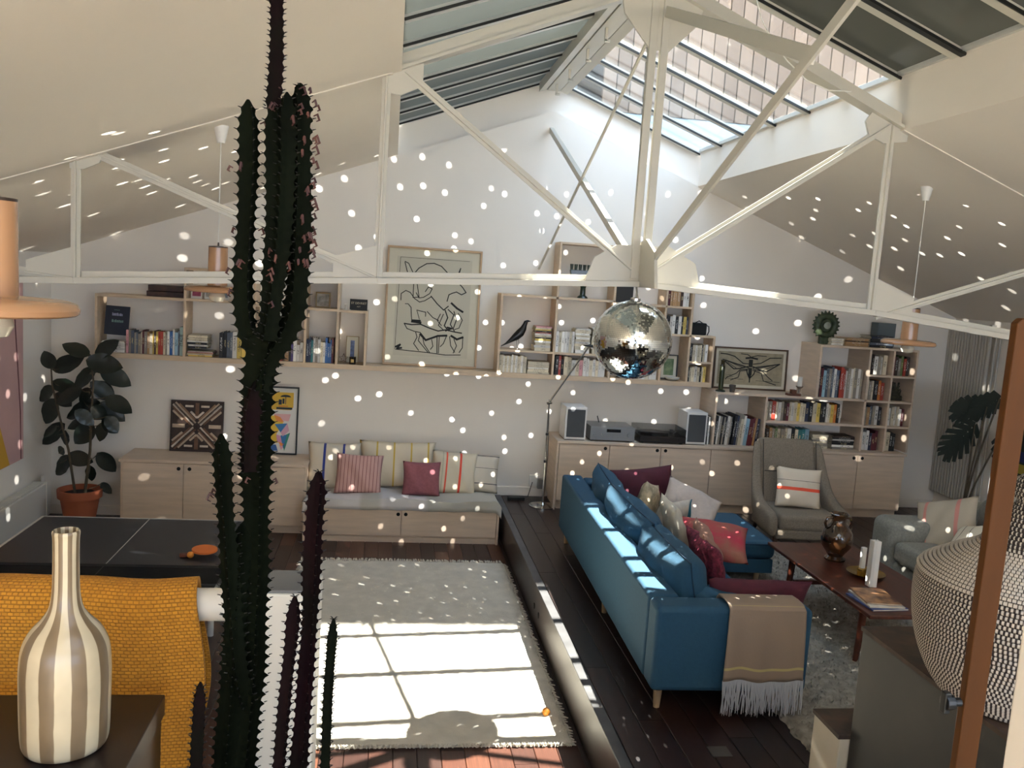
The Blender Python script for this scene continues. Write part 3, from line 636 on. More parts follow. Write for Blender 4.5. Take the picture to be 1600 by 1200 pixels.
# ------------------------------------------------------------ rugs
def rug(name, label, x0, x1, y0, y1, z, m, amp, n, fringe, near_jag=0):
    r0 = random.Random(4)
    nu = int((x1 - x0) * n); nv = int((y1 - y0) * n)
    h = [[r0.uniform(0, amp) for _ in range(nv + 1)] for _ in range(nu + 1)]
    jx0 = [r0.uniform(-.012, .012) for _ in range(nv + 1)]; jx1 = [r0.uniform(-.012, .012) for _ in range(nv + 1)]
    def f(u, v):
        i = round(u * nu); j = round(v * nv)
        e = i in (0, nu) or j in (0, nv)
        x = x0 + (x1 - x0) * u + (jx0[j] if i == 0 else jx1[j] if i == nu else 0)
        return (x, y0 + (y1 - y0) * v, z + (.001 if e else .012 + h[i][j]))
    t = thing(name, label, 'rug', ((x0 + x1) / 2, (y0 + y1) / 2, z))
    part('pile', MB().grid(f, nu, nv), m, t, smooth=True)
    if fringe:
        fb = MB()
        for y, s in ((y1, 1), (y0, -1)):
            for i in range(int((x1 - x0) / .016)):
                x = x0 + i * .016; a = r0.uniform(-.025, .025); L_ = r0.uniform(.03, .07) if s > 0 else .012
                fb.tube([(x, y - s * .01, z + .012), (x + a * .5, y + s * L_ * .6, z + .016), (x + a, y + s * L_, z + .005)], [.007, .006, .003], 5)
        for x, s in ((x0, -1), (x1, 1)):
            for i in range(int((y1 - y0) / .03)):
                y = y0 + i * .03; fb.tube([(x - s * .01, y, z + .012), (x + s * r0.uniform(.008, .03), y + r0.uniform(-.01, .01), z + .004)], [.008, .003], 5)
        fo = part('fringe', fb, m, t); fo['kind'] = 'stuff'
    return t
RUGM = mat('ivory_wool', 'cdc7ba', .97, noise=.07, nscale=9, bump=.8, bscale=90)
rug('wool_rug', 'large ivory wool rug with a ragged fringe on the lower floor, half in sunlight', -.64, 1.10, 4.29, 7.24, .011, RUGM, .007, 42, True)
SHG = mat('grey_shag_wool', '8f8a80', .97, noise=.22, nscale=22, bump=1, bscale=70)
sr = rug('shag_rug', 'mottled grey shag rug under the teak coffee table', 2.12, 3.95, 3.62, 6.95, .311, SHG, .02, 40, False)
tb = MB(); r0 = random.Random(9)
for i in range(15000):
    x = r0.uniform(2.11, 3.96); y = r0.uniform(3.6, 6.97); a = r0.uniform(0, 6.3); l = r0.uniform(.02, .045); h = r0.uniform(.02, .04); k = len(tb.v)
    dx, dy = math.cos(a), math.sin(a)
    tb.v += [(x - dy * .006, y + dx * .006, .318), (x + dy * .006, y - dx * .006, .318), (x + dx * l, y + dy * l, .318 + h)]; tb.f.append((k, k + 1, k + 2))
o = part('tufts', tb, SHG, sr); o['kind'] = 'stuff'

# ------------------------------------------------------------ blue corner sofa
BL = mat('blue_sofa_cloth', '234c65', .85, noise=.05, nscale=50, bump=.2, bscale=160)
BLT = mat('blue_sofa_back_cloth', '3f7286', .85, noise=.05, nscale=50, bump=.2, bscale=160)
LEGW = mat('oak_leg', 'a88d6c', .5, noise=.1, nscale=10)
PIPE = mat('dark_blue_piping', '16364d', .8)
sf = thing('corner_sofa', 'long blue corner sofa with chaise seen from behind on the platform', 'sofa', (1.43, 4.08, .31), math.radians(-1.6))
def SP(name, *b, bev=.03, m=BL, **k):
    return part(name, MB().box(*b), m, sf, local=True, bevel=bev, seg=4, smooth=True, **k)
SP('back', 0, .17, .172, 2.95, .115, .575, bev=.022, m=BL)
SP('near_arm', 0, .845, 0, .17, .115, .575, bev=.03)
SP('far_arm', .172, .80, 2.79, 2.95, .115, .56, bev=.03)
SP('seat_base', .172, .82, .172, 2.788, .115, .22)
SP('seat_cushion', .172, .84, .172, 1.05, .222, .36, bev=.045); SP('seat_cushion', .172, .84, 1.06, 1.93, .222, .36, bev=.045)
SP('chaise_base', .80, 1.49, 1.95, 2.79, .095, .204, bev=.012)
ch = SP('chaise_cushion', .19, 1.50, 1.94, 2.785, .205, .345, bev=.045)
part('piping', MB().tube([(.82, 1.938, .325), (1.49, 1.938, .325), (1.502, 1.96, .325), (1.502, 2.77, .325)], .005, 6), PIPE, ch, local=True)
for x, y in ((.06, .07), (.06, 1.35), (.06, 2.86), (.78, .07), (1.40, 2.03), (1.40, 2.70)):
    part('leg', MB().tube([(x, y, .10), (x, y, 0)], [.024, .017], 12), LEGW, sf, local=True, smooth=True)
def sw(x, y, z): # sofa frame to world
    a = math.radians(-1.6); return (1.43 + x * math.cos(a) - y * math.sin(a), 4.08 + x * math.sin(a) + y * math.cos(a), .31 + z)
GC = 'large blue back cushions of the sofa'
ps = dict(group=GC, fat=.42, seamcol=PIPE)
pillow('back_cushion', 'blue back cushion nearest the camera, leaning on the sofa back beside the throw', 1.0, .41, .28, BL, sw(.33, .68, .33), rx=-.24, rz=PI / 2 - .05, ry=.03, **ps)
pillow('back_cushion', 'sunlit blue back cushion in the middle of the row along the sofa back', 1.0, .41, .28, BL, sw(.32, 1.50, .34), rx=-.26, rz=PI / 2 + .03, ry=-.02, seed=2, **ps)
pillow('back_cushion', 'blue back cushion farthest from the camera, in the sofa corner', .76, .38, .24, BL, sw(.32, 2.34, .35), rx=-.22, rz=PI / 2 - .06, ry=-.04, seed=5, **ps)
part_ = pillow('bolster', 'flat blue cushion lying on the near sofa arm left of the throw', .34, .15, .10, BL, sw(.40, .215, .52), rx=-1.4, rz=0, seamcol=PIPE)
BUR = mat('burgundy_velvet', '4c1626', .8, noise=.1, nscale=20, bump=.2)
FLO = mat('beige_floral_print', 'b9a98c', .9, noise=.35, nscale=22, bump=.2)
PNK = mat('pink_red_patterned_cloth', 'b02f45', .9, col2='94604f', nscale=7, bump=.4, bscale=60)
BRN = mat('rosy_brown_crumpled_cloth', '9b7564', .95, noise=.08, nscale=12, bump=.6, bscale=30)
RDP = mat('dark_red_knotted_cloth', '6e2436', .95, noise=.5, nscale=45, bump=.8, bscale=60)
TEA = mat('teal_cloth', '2c6a78', .9, bump=.2); OFF = mat('offwhite_printed_cloth', 'bdb7ac', .9, noise=.12, nscale=18, bump=.2)
pillow('cushion', 'large burgundy cushion standing in the far sofa corner behind the linen one', .56, .36, .14, BUR, sw(.66, 2.66, .36), rx=-.25, ry=-.10, rz=.08)
pillow('cushion', 'beige floral cushion leaning beside the burgundy one in the sofa corner', .38, .34, .13, FLO, sw(.52, 2.22, .36), rx=.10, ry=.28, rz=1.0)
pillow('cushion', 'pale greige linen cushion tipped over on the blue chaise', .46, .40, .15, LIN, sw(.80, 2.10, .37), rx=-.75, ry=.40, rz=-.25, sag=.02)
pillow('cushion', 'small off-white printed cushion between the blue cushion and the linen one', .36, .34, .12, OFF, sw(.60, 1.92, .33), rx=.25, ry=.05, rz=.6)
pillow('cushion', 'teal cushion mostly hidden behind the small off-white one', .30, .30, .10, TEA, sw(.70, 2.0, .33), rx=.1, rz=.5)
pillow('cushion', 'long cream cushion leaning along the middle blue back cushion', .46, .42, .12, mat('plain_cream_cloth', 'c3bcab', .9, noise=.05, bump=.3), sw(.58, 1.40, .37), rx=-.30, rz=PI / 2 - .1)
pillow('cushion', 'pink and red patterned cushion lying on the sofa seat by the chaise', .56, .44, .15, PNK, sw(.74, 1.36, .40), rx=-1.25, rz=-.35, ry=.05)
pillow('cushion', 'rosy brown crumpled cushion on the seat in front of the pink one', .44, .36, .13, BRN, sw(.68, 1.02, .37), rx=-.35, rz=PI / 2 - .25, sag=.03)
pillow('cushion', 'dark red knotted cushion beside the nearest blue back cushion', .50, .36, .13, RDP, sw(.62, .86, .36), rx=-.35, rz=PI / 2, sag=.02)
pillow('cushion', 'dark burgundy cushion peeking over the near arm behind the throw', .62, .27, .12, BUR, sw(.66, .36, .365), rx=.20, rz=.03, ry=.04, seed=9)

# throw over the near arm
THM = stripes('taupe_throw_cloth', '93806f', [(.155, .165, 'b9a973'), (.47, .48, 'b9a973'), (.915, .93, 'b9a973')], axis='Y')
tw = thing('throw_blanket', 'taupe throw with pale lines and long white fringe over the near sofa arm', 'blanket', sw(.58, 0, .1), math.radians(-1.6))
prof = [(.20, .50), (.175, .57), (.15, .592), (.08, .597), (.01, .594), (-.018, .575), (-.024, .50), (-.028, .40), (-.03, .30), (-.032, .205)]
def pr(s):
    q = s * (len(prof) - 1); i = min(int(q), len(prof) - 2); f = q - i
    return [prof[i][k] * (1 - f) + prof[i + 1][k] * f for k in (0, 1)]
def thr(u, v):
    y, z = pr(v); k = max(0, v - .5) * 2
    return (-.205 + .41 * u + .015 * k * (2 * u - 1), y - .010 * k * (1 + math.sin(u * 17 + 1)) - .002, z - .1 + .006 * math.sin(u * 9) * k)
tm_ = MB().grid(thr, 40, 36)
def uvt(c): return (0, 0)
to_ = part('cloth', tm_, THM, tw, local=True, smooth=True)
uv = to_.data.uv_layers.new(); idx = {i: (i // 37 / 40, (i % 37) / 36) for i in range(len(to_.data.vertices))}
for l in to_.data.loops: uv.data[l.index].uv = idx[l.vertex_index]
q = to_.modifiers.new('t', 'SOLIDIFY'); q.thickness = .008; q.offset = 1
fb = MB(); r0 = random.Random(5)
for i in range(130):
    u = i / 129; x, y, z = thr(u, 1); L_ = r0.uniform(.16, .205); a = r0.uniform(-.02, .02); b_ = r0.uniform(-.012, .004)
    fb.tube([(x, y - .004, z + .004), (x + a * .3, y - .008 + b_ * .4, z - L_ * .35), (x + a * .9, y - .008 + b_, z - L_ * .7), (x + a, y - .006 + b_, z - L_ + .015)], [.0035, .003, .0028, .0015], 5)
fo = part('fringe', fb, mat('white_wool_fringe', 'b3b6bc', .9), tw, local=True); fo['kind'] = 'stuff'

# ------------------------------------------------------------ coffee table and what stands on it
TK = mat('dark_teak', '4a2417', .32, noise=.25, nscale=4, stretch=(8, 1, 8))
ct = thing('coffee_table', 'long dark teak coffee table with splayed legs on the grey rug', 'coffee table', (3.14, 5.1, .33))
part('tabletop', MB().box(2.82, 3.47, 4.42, 5.80, .69, .715), TK, ct, bevel=.006)
for x, y in ((2.93, 4.66), (3.36, 4.66), (2.93, 5.60), (3.36, 5.60)):
    part('leg', MB().tube([(x, y, .69), (x + (.02 if x > 3 else -.02), y, .33)], [.026, .018], 10), TK, ct, smooth=True)
for y in (4.66, 5.60): part('crossbar', MB().box(2.95, 3.34, y - .014, y + .014, .47, .50), TK, ct, bevel=.003)
part('apron', MB().box(2.93, 3.36, 4.65, 4.68, .645, .69), TK, ct); part('apron', MB().box(2.93, 3.36, 5.58, 5.61, .645, .69), TK, ct)
vs = thing('ceramic_jug', 'shiny brown ceramic jug with two small handles on the coffee table', 'jug', (3.14, 5.42, .715))
JG = mat('brown_glaze', '3a2413', .12, noise=.7, nscale=9, coat=.6)
part('body', MB().lathe([(.07, 0), (.072, .012), (.05, .03), (.062, .05), (.098, .10), (.108, .15), (.098, .20), (.068, .245), (.05, .27), (.048, .30), (.062, .325), (.056, .33), (.044, .305)], 36), JG, vs, local=True, smooth=True)
for s in (-1, 1): part('handle', MB().tube([(s * .05, 0, .30), (s * .085, 0, .295), (s * .10, 0, .262), (s * .085, 0, .225)], .010, 8), JG, vs, local=True, smooth=True)
WXM = mat('white_wax', 'd8d5cd', .45)
cd = thing('pillar_candle', 'tall white squared candle standing near the magazines on the coffee table', 'candle', (3.105, 4.90, .715))
part('wax', MB().prism([(-.026, -.026), (0, -.020), (.026, -.026), (.022, 0), (.026, .026), (0, .022), (-.026, .026), (-.021, 0)], 'z', 0, .30), WXM, cd, local=True, bevel=.003)
part('wick', MB().tube([(0, 0, .295), (.001, 0, .312)], .0015, 5), BLK, cd, local=True)
GD = mat('brushed_brass', 'a98a4a', .25, .9)
db = thing('brass_dish', 'shallow brass dish behind the white candle on the coffee table', 'dish', (3.18, 5.09, .715))
part('dish', MB().lathe([(.03, .0), (.06, .004), (.118, .022), (.122, .028), (.115, .026), (.05, .010), (.01, .008)], 40), GD, db, local=True, smooth=True)
cd2 = thing('pillar_candle', 'shorter white candle in a brass holder standing in the brass dish', 'candle', (3.13, 5.06, .727))
part('holder', MB().lathe([(.026, 0), (.03, .05), (.022, .055)], 16), GD, cd2, local=True, smooth=True); part('wax', MB().lathe([(.019, .05), (.019, .19), (.004, .195)], 16), WXM, cd2, local=True, smooth=True)
MG = [mat('magazine_cover_blue', '3d4f80', .35, noise=.5, nscale=12), mat('magazine_cover_warm', 'b98a5e', .35, col2='5a3a2c', nscale=14), mat('magazine_cover_white', 'c9c4bb', .35, noise=.3, nscale=10)]
def magazine(lab, x, y, z, w, h, t, rz, m, grp):
    g = thing('magazine', lab, 'magazine', (x, y, z), rz, grp)
    part('cover', MB().box(-w / 2, w / 2, -h / 2, h / 2, t - .0015, t).box(-w / 2, w / 2, -h / 2, h / 2, 0, .0015).box(-w / 2, -w / 2 + .0015, -h / 2, h / 2, .001, t - .001), m, g, local=True)
    part('pages', MB().box(-w / 2 + .002, w / 2 - .003, -h / 2 + .003, h / 2 - .003, .0016, t - .0016), PAGES, g, local=True)
GM = 'magazines on the coffee table'
magazine('blue edged magazine at the bottom of the pile on the coffee table', 2.98, 4.62, .716, .24, .27, .010, .08, MG[0], GM)
magazine('white magazine in the middle of the pile on the coffee table', 2.985, 4.635, .727, .22, .27, .008, -.06, MG[2], GM)
magazine('warm coloured glossy magazine on top of the pile on the coffee table', 2.99, 4.66, .736, .21, .26, .008, -.12, MG[1], GM)

# ------------------------------------------------------------ armchair
OAT = mat('oatmeal_tweed', '7d7263', .95, noise=.14, nscale=90, bump=.4, bscale=140)
ac = thing('armchair', 'high-backed oatmeal tweed armchair with curved wings before the corner bookcase', 'armchair', (3.67, 7.08, .31), math.radians(-3))
part('seat', MB().box(-.27, .27, -.34, .22, .20, .345), OAT, ac, local=True, bevel=.04, seg=4, smooth=True)
part('seat_rail', MB().box(-.30, .30, -.335, .25, .13, .215), OAT, ac, local=True, bevel=.02, seg=3, smooth=True)
def bk(u, v, off=0):
    x = -.27 + .54 * u; z = .30 + .60 * v
    return (x, .16 + .20 * v - .05 * math.sin(u * PI) * -1 * .6 + off, z + .02 * math.sin(u * PI))
bkm = MB(); rings = []
for i in range(13):
    v = i / 12; z = .26 + .60 * v; y = .15 + .20 * v; w_ = .275 - .01 * v; t_ = .085 - .02 * v
    if i == 12: z -= .0
    rings.append([Vector((w_ * math.copysign(abs(math.cos(a)) ** .35, math.cos(a)), y + t_ * math.copysign(abs(math.sin(a)) ** .6, math.sin(a)) + .03 * (1 - math.cos(a) ** 2) , z)) for a in [2 * PI * j / 28 for j in range(28)]])
rings.append([Vector((p.x * .93, p.y * .5 + .18, .885)) for p in rings[-1]])
bkm.ring(rings); bo = part('backrest', bkm, OAT, ac, local=True, smooth=True)
for s in (-1, 1):
    # wing flowing down into the arm
    path = [(.285, .32, .90, .035, .09), (.30, .26, .78, .04, .11), (.315, .18, .62, .045, .13), (.335, .08, .46, .05, .13), (.345, -.06, .395, .052, .10), (.345, -.20, .375, .05, .08), (.335, -.33, .36, .045, .06), (.33, -.36, .32, .035, .05)]
    rg = []
    for i, (x, y, z, hw, dn) in enumerate(path):
        low = .16 if i > 2 else z - dn - .22 + .0
        low = {0: .80, 1: .60, 2: .42, 3: .24}.get(i, .15)
        rg.append([Vector((s * (x + hw * c), y, zz)) for c, zz in ((-1, low), (-1, (low + z) / 2), (-1, z - .015), (-.5, z), (.5, z), (1, z - .015), (1, (low + z) / 2), (.75, low))])
    part('arm', MB().ring(rg), OAT, ac, local=True, smooth=True, subs=1)
for x, y in ((-.27, -.27), (.27, -.27), (-.25, .22), (.25, .22)):
    part('leg', MB().tube([(x, y, .15), (x * 1.08, y + (-.02 if y < 0 else .05), 0)], [.024, .013], 12), mat('dark_walnut', '40261a', .4), ac, local=True, smooth=True)
part('piping', MB().tube([(-.25, .115, .33), (-.25, .19, .60), (-.25, .265, .89)], .004, 6), mat('dark_tweed_seam', '3b342b', .9), bo, local=True)
part('piping', MB().tube([(.25, .115, .33), (.25, .19, .60), (.25, .265, .89)], .004, 6), _m['dark_tweed_seam'], bo, local=True)
part('seam', MB().tube([(-.25, .165, .62), (0, .155, .625), (.25, .165, .62)], .004, 6), _m['dark_tweed_seam'], bo, local=True)
pillow('cushion', 'cream cushion with one orange red band leaning in the tweed armchair', .42, .36, .12, s_arm, (3.65, 7.0, .655), rx=-.28, ry=.05, rz=math.radians(-6))

# ------------------------------------------------------------ grey sofa on the right
GS = mat('grey_wool_sofa_cloth', '83827a', .95, noise=.12, nscale=60, bump=.4, bscale=120)
gs = thing('grey_sofa', 'low grey wool sofa along the right side beyond the woven basket', 'sofa', (4.15, 5.0, .31))
def GP(name, x0, x1, y0, y1, z0, z1, bev=.05): return part(name, MB().box(x0 + .23, x1 + .23, y0 - .42, y1 - .42, z0, z1), GS, gs, bevel=bev, seg=5, smooth=True)
GP('base', 3.66, 4.55, 4.0, 6.55, .40, .56, bev=.03); GP('seat_cushion', 3.62, 4.35, 4.05, 5.15, .565, .73); GP('seat_cushion', 3.62, 4.35, 5.16, 6.28, .565, .73)
GP('arm', 3.62, 4.55, 6.29, 6.60, .40, .86, bev=.07); GP('backrest', 4.42, 4.72, 4.0, 6.62, .40, .98, bev=.08)
GP('back_cushion', 4.24, 4.46, 5.25, 6.26, .735, 1.10, bev=.09); GP('back_cushion', 4.24, 4.46, 4.15, 5.20, .735, 1.10, bev=.09)
for x, y in ((3.72, 4.1), (3.72, 6.5), (4.6, 4.1), (4.6, 6.5)): part('leg', MB().tube([(x + .23, y - .42, .40), (x + .23, y - .42, .31)], .02, 10), BLK, gs)
pillow('cushion', 'greige cushion with two soft pink bands on the grey sofa', .50, .42, .15, s_soft, (4.20, 5.74, .69), rx=.45, rz=PI / 2 + .45, ry=.35)
pillow('cushion', 'cream cushion with thin black stripes on the grey sofa', .44, .38, .13, s_blk, (4.10, 5.36, .70), rx=.80, rz=PI / 2 + .3, ry=.25)
# ------------------------------------------------------------ art on and against the walls
CAN = mat('cream_paper', 'c9c3b0', .8, noise=.03, nscale=6)
def strokes(S_, x0, z0, sx, sz, y, w, mb=None):
    """ink lines given on a 0..100 grid (x right, y down)"""
    mb = mb or MB()
    for st in S_:
        wd = st[0]; P = [Vector((x0 + p[0] / 100 * sx, y, z0 - p[1] / 100 * sz)) for p in st[1:]]
        for a, b in zip(P, P[1:]):
            d = b - a
            if d.length < 1e-5: continue
            n = Vector((-d.z, 0, d.x)).normalized() * w * wd / 2; e = d.normalized() * w * wd * .3
            k = len(mb.v); mb.v += [tuple(a - n - e), tuple(b - n + e), tuple(b + n + e), tuple(a + n - e)]; mb.f.append((k, k + 1, k + 2, k + 3))
    return mb
def framed(name, label, x0, x1, z0, z1, y, fw, fm, margin, paper, lean=.0, mm_=None, cat='picture', depth=.03):
    t = thing(name, label, cat, ((x0 + x1) / 2, y, z0))
    t.rotation_euler = (-lean, 0, 0)
    for a, b, c, d in ((x0, x1, z0, z0 + fw), (x0, x1, z1 - fw, z1), (x0, x0 + fw, z0 + fw, z1 - fw), (x1 - fw, x1, z0 + fw, z1 - fw)):
        part('frame_side', MB().box(a, b, y - depth / 2, y + depth / 2, c, d), fm, t, bevel=.002)
    part('mount', MB().box(x0 + fw, x1 - fw, y, y + .004, z0 + fw, z1 - fw), mm_ or CAN, t)
    if paper: part('print', MB().box(x0 + fw + margin, x1 - fw - margin, y - .002, y + .001, z0 + fw + margin, z1 - fw - margin), paper, t)
    return t
OAKF = mat('oak_frame', 'b39573', .45, noise=.08, nscale=8)
pic = framed('ink_drawing', 'large framed black ink drawing of goat-like animals standing on the wall ledge', -.05, .865, 1.598, 2.745, 8.40, .02, OAKF, .075, mat('ivory_print_paper', 'bdb7a5', .7), lean=.05)
DR = [(1, (9, 6), (13, 18), (20, 22), (22, 25), (22, 48), (30, 47), (26, 28)), (1, (9, 5), (14, 7), (21, 19), (22, 22)), (1.2, (21, 20), (28, 12), (38, 6), (48, 5), (58, 8), (66, 15), (74, 21), (78, 24)),
      (1.2, (78, 24), (84, 9), (80, 25), (88, 32), (93, 38), (87, 41), (80, 38), (74, 40), (70, 42), (68, 50)), (1.4, (34, 29), (40, 27), (48, 30)), (1, (26, 42), (30, 48), (36, 47), (44, 42), (47, 36), (42, 34), (38, 40)),
      (1, (6, 52), (6, 44), (12, 40), (18, 42), (24, 49), (31, 53), (38, 51), (46, 46)), (1.3, (46, 45), (55, 54), (64, 61), (70, 56)), (1, (16, 56), (20, 60), (21, 70), (22, 76)), (.8, (16, 56), (12, 56)), (1, (28, 63), (40, 65), (40, 70)),
      (.8, (28, 63), (32, 74)), (1, (42, 64), (50, 71), (58, 74)), (2.8, (22, 77), (34, 78)), (2.8, (23, 76), (33, 76)), (1.5, (12, 80), (22, 81), (34, 80), (46, 84), (58, 87), (68, 85), (80, 87), (90, 88)), (1, (12, 80), (16, 86), (26, 89), (34, 90), (40, 96)),
      (2.4, (34, 92), (42, 99), (50, 96), (58, 93), (70, 92)), (1, (28, 90), (30, 96), (26, 104), (33, 112)), (1, (34, 92), (32, 100), (40, 108), (46, 114)), (1, (38, 97), (40, 104), (48, 114)), (1, (50, 98), (52, 106), (49, 110)), (1.2, (57, 93), (58, 114)), (1, (60, 93), (60, 114)),
      (1, (70, 92), (66, 102), (62, 106)), (1, (74, 93), (76, 104), (82, 112)), (1, (80, 96), (84, 104), (80, 113)), (2.6, (76, 92), (84, 96), (92, 93)), (1, (92, 94), (92, 106), (88, 112)), (1.4, (66, 61), (70, 70), (66, 80), (72, 86)), (1.2, (70, 60), (78, 66), (74, 78), (80, 86)),
      (1.2, (78, 62), (82, 72), (78, 84)), (1, (84, 64), (90, 72), (86, 82), (80, 84)), (1, (60, 66), (56, 74), (62, 80)), (1, (64, 66), (58, 80), (66, 86)), (2.4, (74, 52), (82, 58), (90, 62)), (2.2, (68, 86), (76, 83), (70, 82)), (2.2, (2, 109), (8, 106), (4, 111), (10, 110)), (1, (2, 112), (20, 113), (44, 114), (70, 116), (90, 115)), (.5, (3, 0), (1, 112)), (.4, (3, 0), (96, 0))]
DR = [[s[0]] + [(p[0], p[1] / 1.17) for p in s[1:]] for s in DR]
part('ink_lines', strokes(DR, .055, 2.64, .72, .93, 8.3975, .008), INK, pic)
# insect print
WALN = mat('walnut_frame', '4f3623', .4, noise=.1)
ip = framed('insect_print', 'framed block print of a large wasp leaning on the low end of the bookcase', 3.32, 4.12, 1.524, 1.955, 8.44, .016, WALN, .03, mat('aged_print_paper', '958b74', .8, noise=.14, nscale=16), lean=.05)
IN = [(3, (50, 14), (42, 16)), (3, (50, 14), (60, 17)), (1.2, (50, 12), (44, 4), (34, 3)), (1.2, (50, 12), (60, 6), (74, 7)), (7, (50, 24), (50, 40)), (1.6, (48, 34), (38, 33), (24, 12), (12, 6), (2, 5)), (1.6, (54, 34), (66, 30), (80, 12), (98, 10)),
      (2, (47, 46), (6, 24), (24, 52), (34, 50), (46, 42)), (2, (54, 46), (96, 30), (76, 56), (66, 52), (54, 42)), (1, (10, 26), (40, 48)), (1, (14, 32), (28, 50)), (1, (92, 32), (60, 48)), (1, (86, 38), (70, 52)), (6, (50, 50), (50, 66)), (4, (50, 66), (50, 76)), (2, (50, 76), (50, 92)),
      (2, (44, 52), (46, 66), (50, 80)), (2, (58, 52), (56, 66), (50, 80)), (1.4, (48, 50), (34, 54), (28, 66), (14, 80), (12, 86)), (1.4, (46, 54), (34, 58), (32, 78), (20, 88)), (1.4, (54, 50), (70, 56), (78, 72), (86, 84)), (1.4, (54, 54), (68, 62), (72, 86), (92, 97)),
      (.6, (1, 82), (40, 84)), (.6, (60, 86), (98, 88)), (.5, (2, 70), (22, 72)), (.5, (1, 76), (24, 77))]
part('ink_lines', strokes(IN, 3.375, 1.90, .69, .325, 8.4365, .0062), mat('charcoal_ink', '23231f', .8), ip)
# geometric wooden panel
wa = thing('wood_mosaic_panel', 'square wall panel of light and dark wood strips forming a cross on the low cupboard', 'wall art', (-1.77, 8.42, .665), 0)
wa.rotation_euler = (-.08, 0, 0)
WC = [mat('mosaic_wood_%d' % i, c, .6, noise=.15, nscale=20) for i, c in enumerate(['33231c', 'b8a48e', '6b4c38', 'cbbfb0', '8a6b52'])]
part('backing', MB().box(-.24, .24, -.005, .02, 0, .485), WC[0], wa, local=True)
for a in ((-.24, .24, 0, .014), (-.24, .24, .471, .485), (-.24, -.226, .014, .471), (.226, .24, .014, .471)):
    part('frame_side', MB().box(a[0], a[1], -.02, .02, a[2], a[3]), WC[0], wa, local=True)
def strip(x0, z0, x1, z1, w, c): part('wood_strip', MB().beam((x0, -.010, z0 + .2425), (x1, -.010, z1 + .2425), w, .010, up=(0, 1, 0)), WC[c], wa, local=True)
for sx in (-1, 1):
    for sz in (-1, 1):
        strip(sx * .012, sz * .012, sx * .222, sz * .222, .020, 0)
        strip(sx * .03, sz * .012, sx * .222, sz * .205, .020, 3); strip(sx * .012, sz * .03, sx * .2, sz * .222, .017, 1 if sz > 0 else 2)
        strip(sx * .06, sz * .018, sx * .222, sz * .18, .019, 2); strip(sx * .018, sz * .06, sx * .165, sz * .21, .017, 4 if sz > 0 else 1)
        strip(sx * .13, sz * .06, sx * .222, sz * .145, .019, 1); strip(0, sz * .08, sx * .06, sz * .14, .019, 3 if sz > 0 else 1)
        strip(sx * .035, sz * .19, sx * .11, sz * .19, .019, 3); strip(sx * .02, sz * .15, sx * .08, sz * .15, .017, 0)
for s in (-1, 1):
    strip(s * .11, 0, s * .222, 0, .034, 1); strip(0, s * .10, 0, s * .222, .034, 2)
# poster
po_ = framed('framed_poster', 'black framed poster with yellow and blue shapes half hidden by the cactus', -1.29, -.83, .667, 1.325, 8.42, .014, mat('black_frame', '121212', .4), .0, None, lean=.06, mm_=mat('poster_white', 'd5d4cf', .6))
def flat(poly, col, k): return part('printed_shape', MB().prism([(p[0], p[1]) for p in poly], 'y', 8.4178 - .0003 * k, 8.419), mat('print_' + col, col, .6), po_)
flat([(-1.23, 1.27), (-.88, 1.27), (-.88, 1.13), (-.90, 1.10), (-1.23, 1.10)], 'd3ab3a', 1)
flat([(-1.20, 1.04), (-1.0, 1.04), (-.97, .97), (-1.03, .86), (-1.01, .78), (-1.20, .74)], 'd8b53c', 1)
flat([(-1.05, .96), (-.93, .97), (-.99, .88)], '3477ad', 2); flat([(-.98, .84), (-.90, .88), (-.95, .70)], '2f8376', 2); flat([(-.99, .85), (-.93, .86), (-.96, .72)], '3070a8', 3)
flat([(-.99, .88), (-.93, .97), (-.91, .90), (-.97, .84)], 'c9a0b4', 3); flat([(-1.03, .86), (-.97, .84), (-.98, .77), (-1.02, .79)], 'c58fae', 2); flat([(-1.15, .76), (-1.03, .76), (-1.01, .70), (-1.15, .70)], '2d5a9a', 4)
flat([(-1.06, 1.06), (-.90, 1.06), (-.92, .99), (-1.02, 1.0)], 'd9a9ac', 2); flat([(-1.06, 1.05), (-1.0, 1.03), (-.96, .98), (-1.03, .985)], 'de8c46', 3); flat([(-1.01, .79), (-.95, .77), (-.98, .74)], 'e08a44', 3); flat([(-1.0, .76), (-.96, .74), (-.98, .71)], 'd69aac', 4)
part('palm_tree', MB().prism([(-.955 + .05 * math.cos(a), 1.225 + .022 * math.sin(a)) for a in [PI * i / 10 for i in range(11)]], 'y', 8.4170, 8.419).box(-.957, -.951, 8.417, 8.419, 1.155, 1.23).box(-1.04, -.89, 8.4168, 8.419, 1.105, 1.125).box(-1.02, -.99, 8.417, 8.419, 1.15, 1.20).box(-.985, -.965, 8.417, 8.419, 1.16, 1.21), mat('print_dark', '23303c', .7), po_)
part('red_line', MB().box(-1.02, -.93, 8.4165, 8.419, 1.133, 1.139), mat('print_red', 'c04a36', .7), po_)
# wall painting, left wall
pp = thing('canvas_painting', 'big pale pink canvas with a yellow wedge on the left wall above the radiator', 'painting', (-3.07, 6.6, .69))
PKC = mat('pale_pink_paint', 'c7a19c', .85, noise=.03, nscale=3)
part('canvas', MB().box(-3.095, -3.06, 5.4, 7.78, .69, 2.30), PKC, pp, bevel=.003)
part('yellow_wedge', MB().prism([(5.6, .695), (7.50, .695), (7.34, 1.02), (7.0, 1.6), (6.2, 2.0)], 'x', -3.0595, -3.058), mat('ochre_paint', 'c79a35', .85), pp)
part('dark_line', MB().tube([(-3.057, 7.57, 2.2), (-3.057, 7.71, 1.12), (-3.057, 7.72, .70)], .005, 6), mat('dull_rose_line', '6e4448', .8), pp)
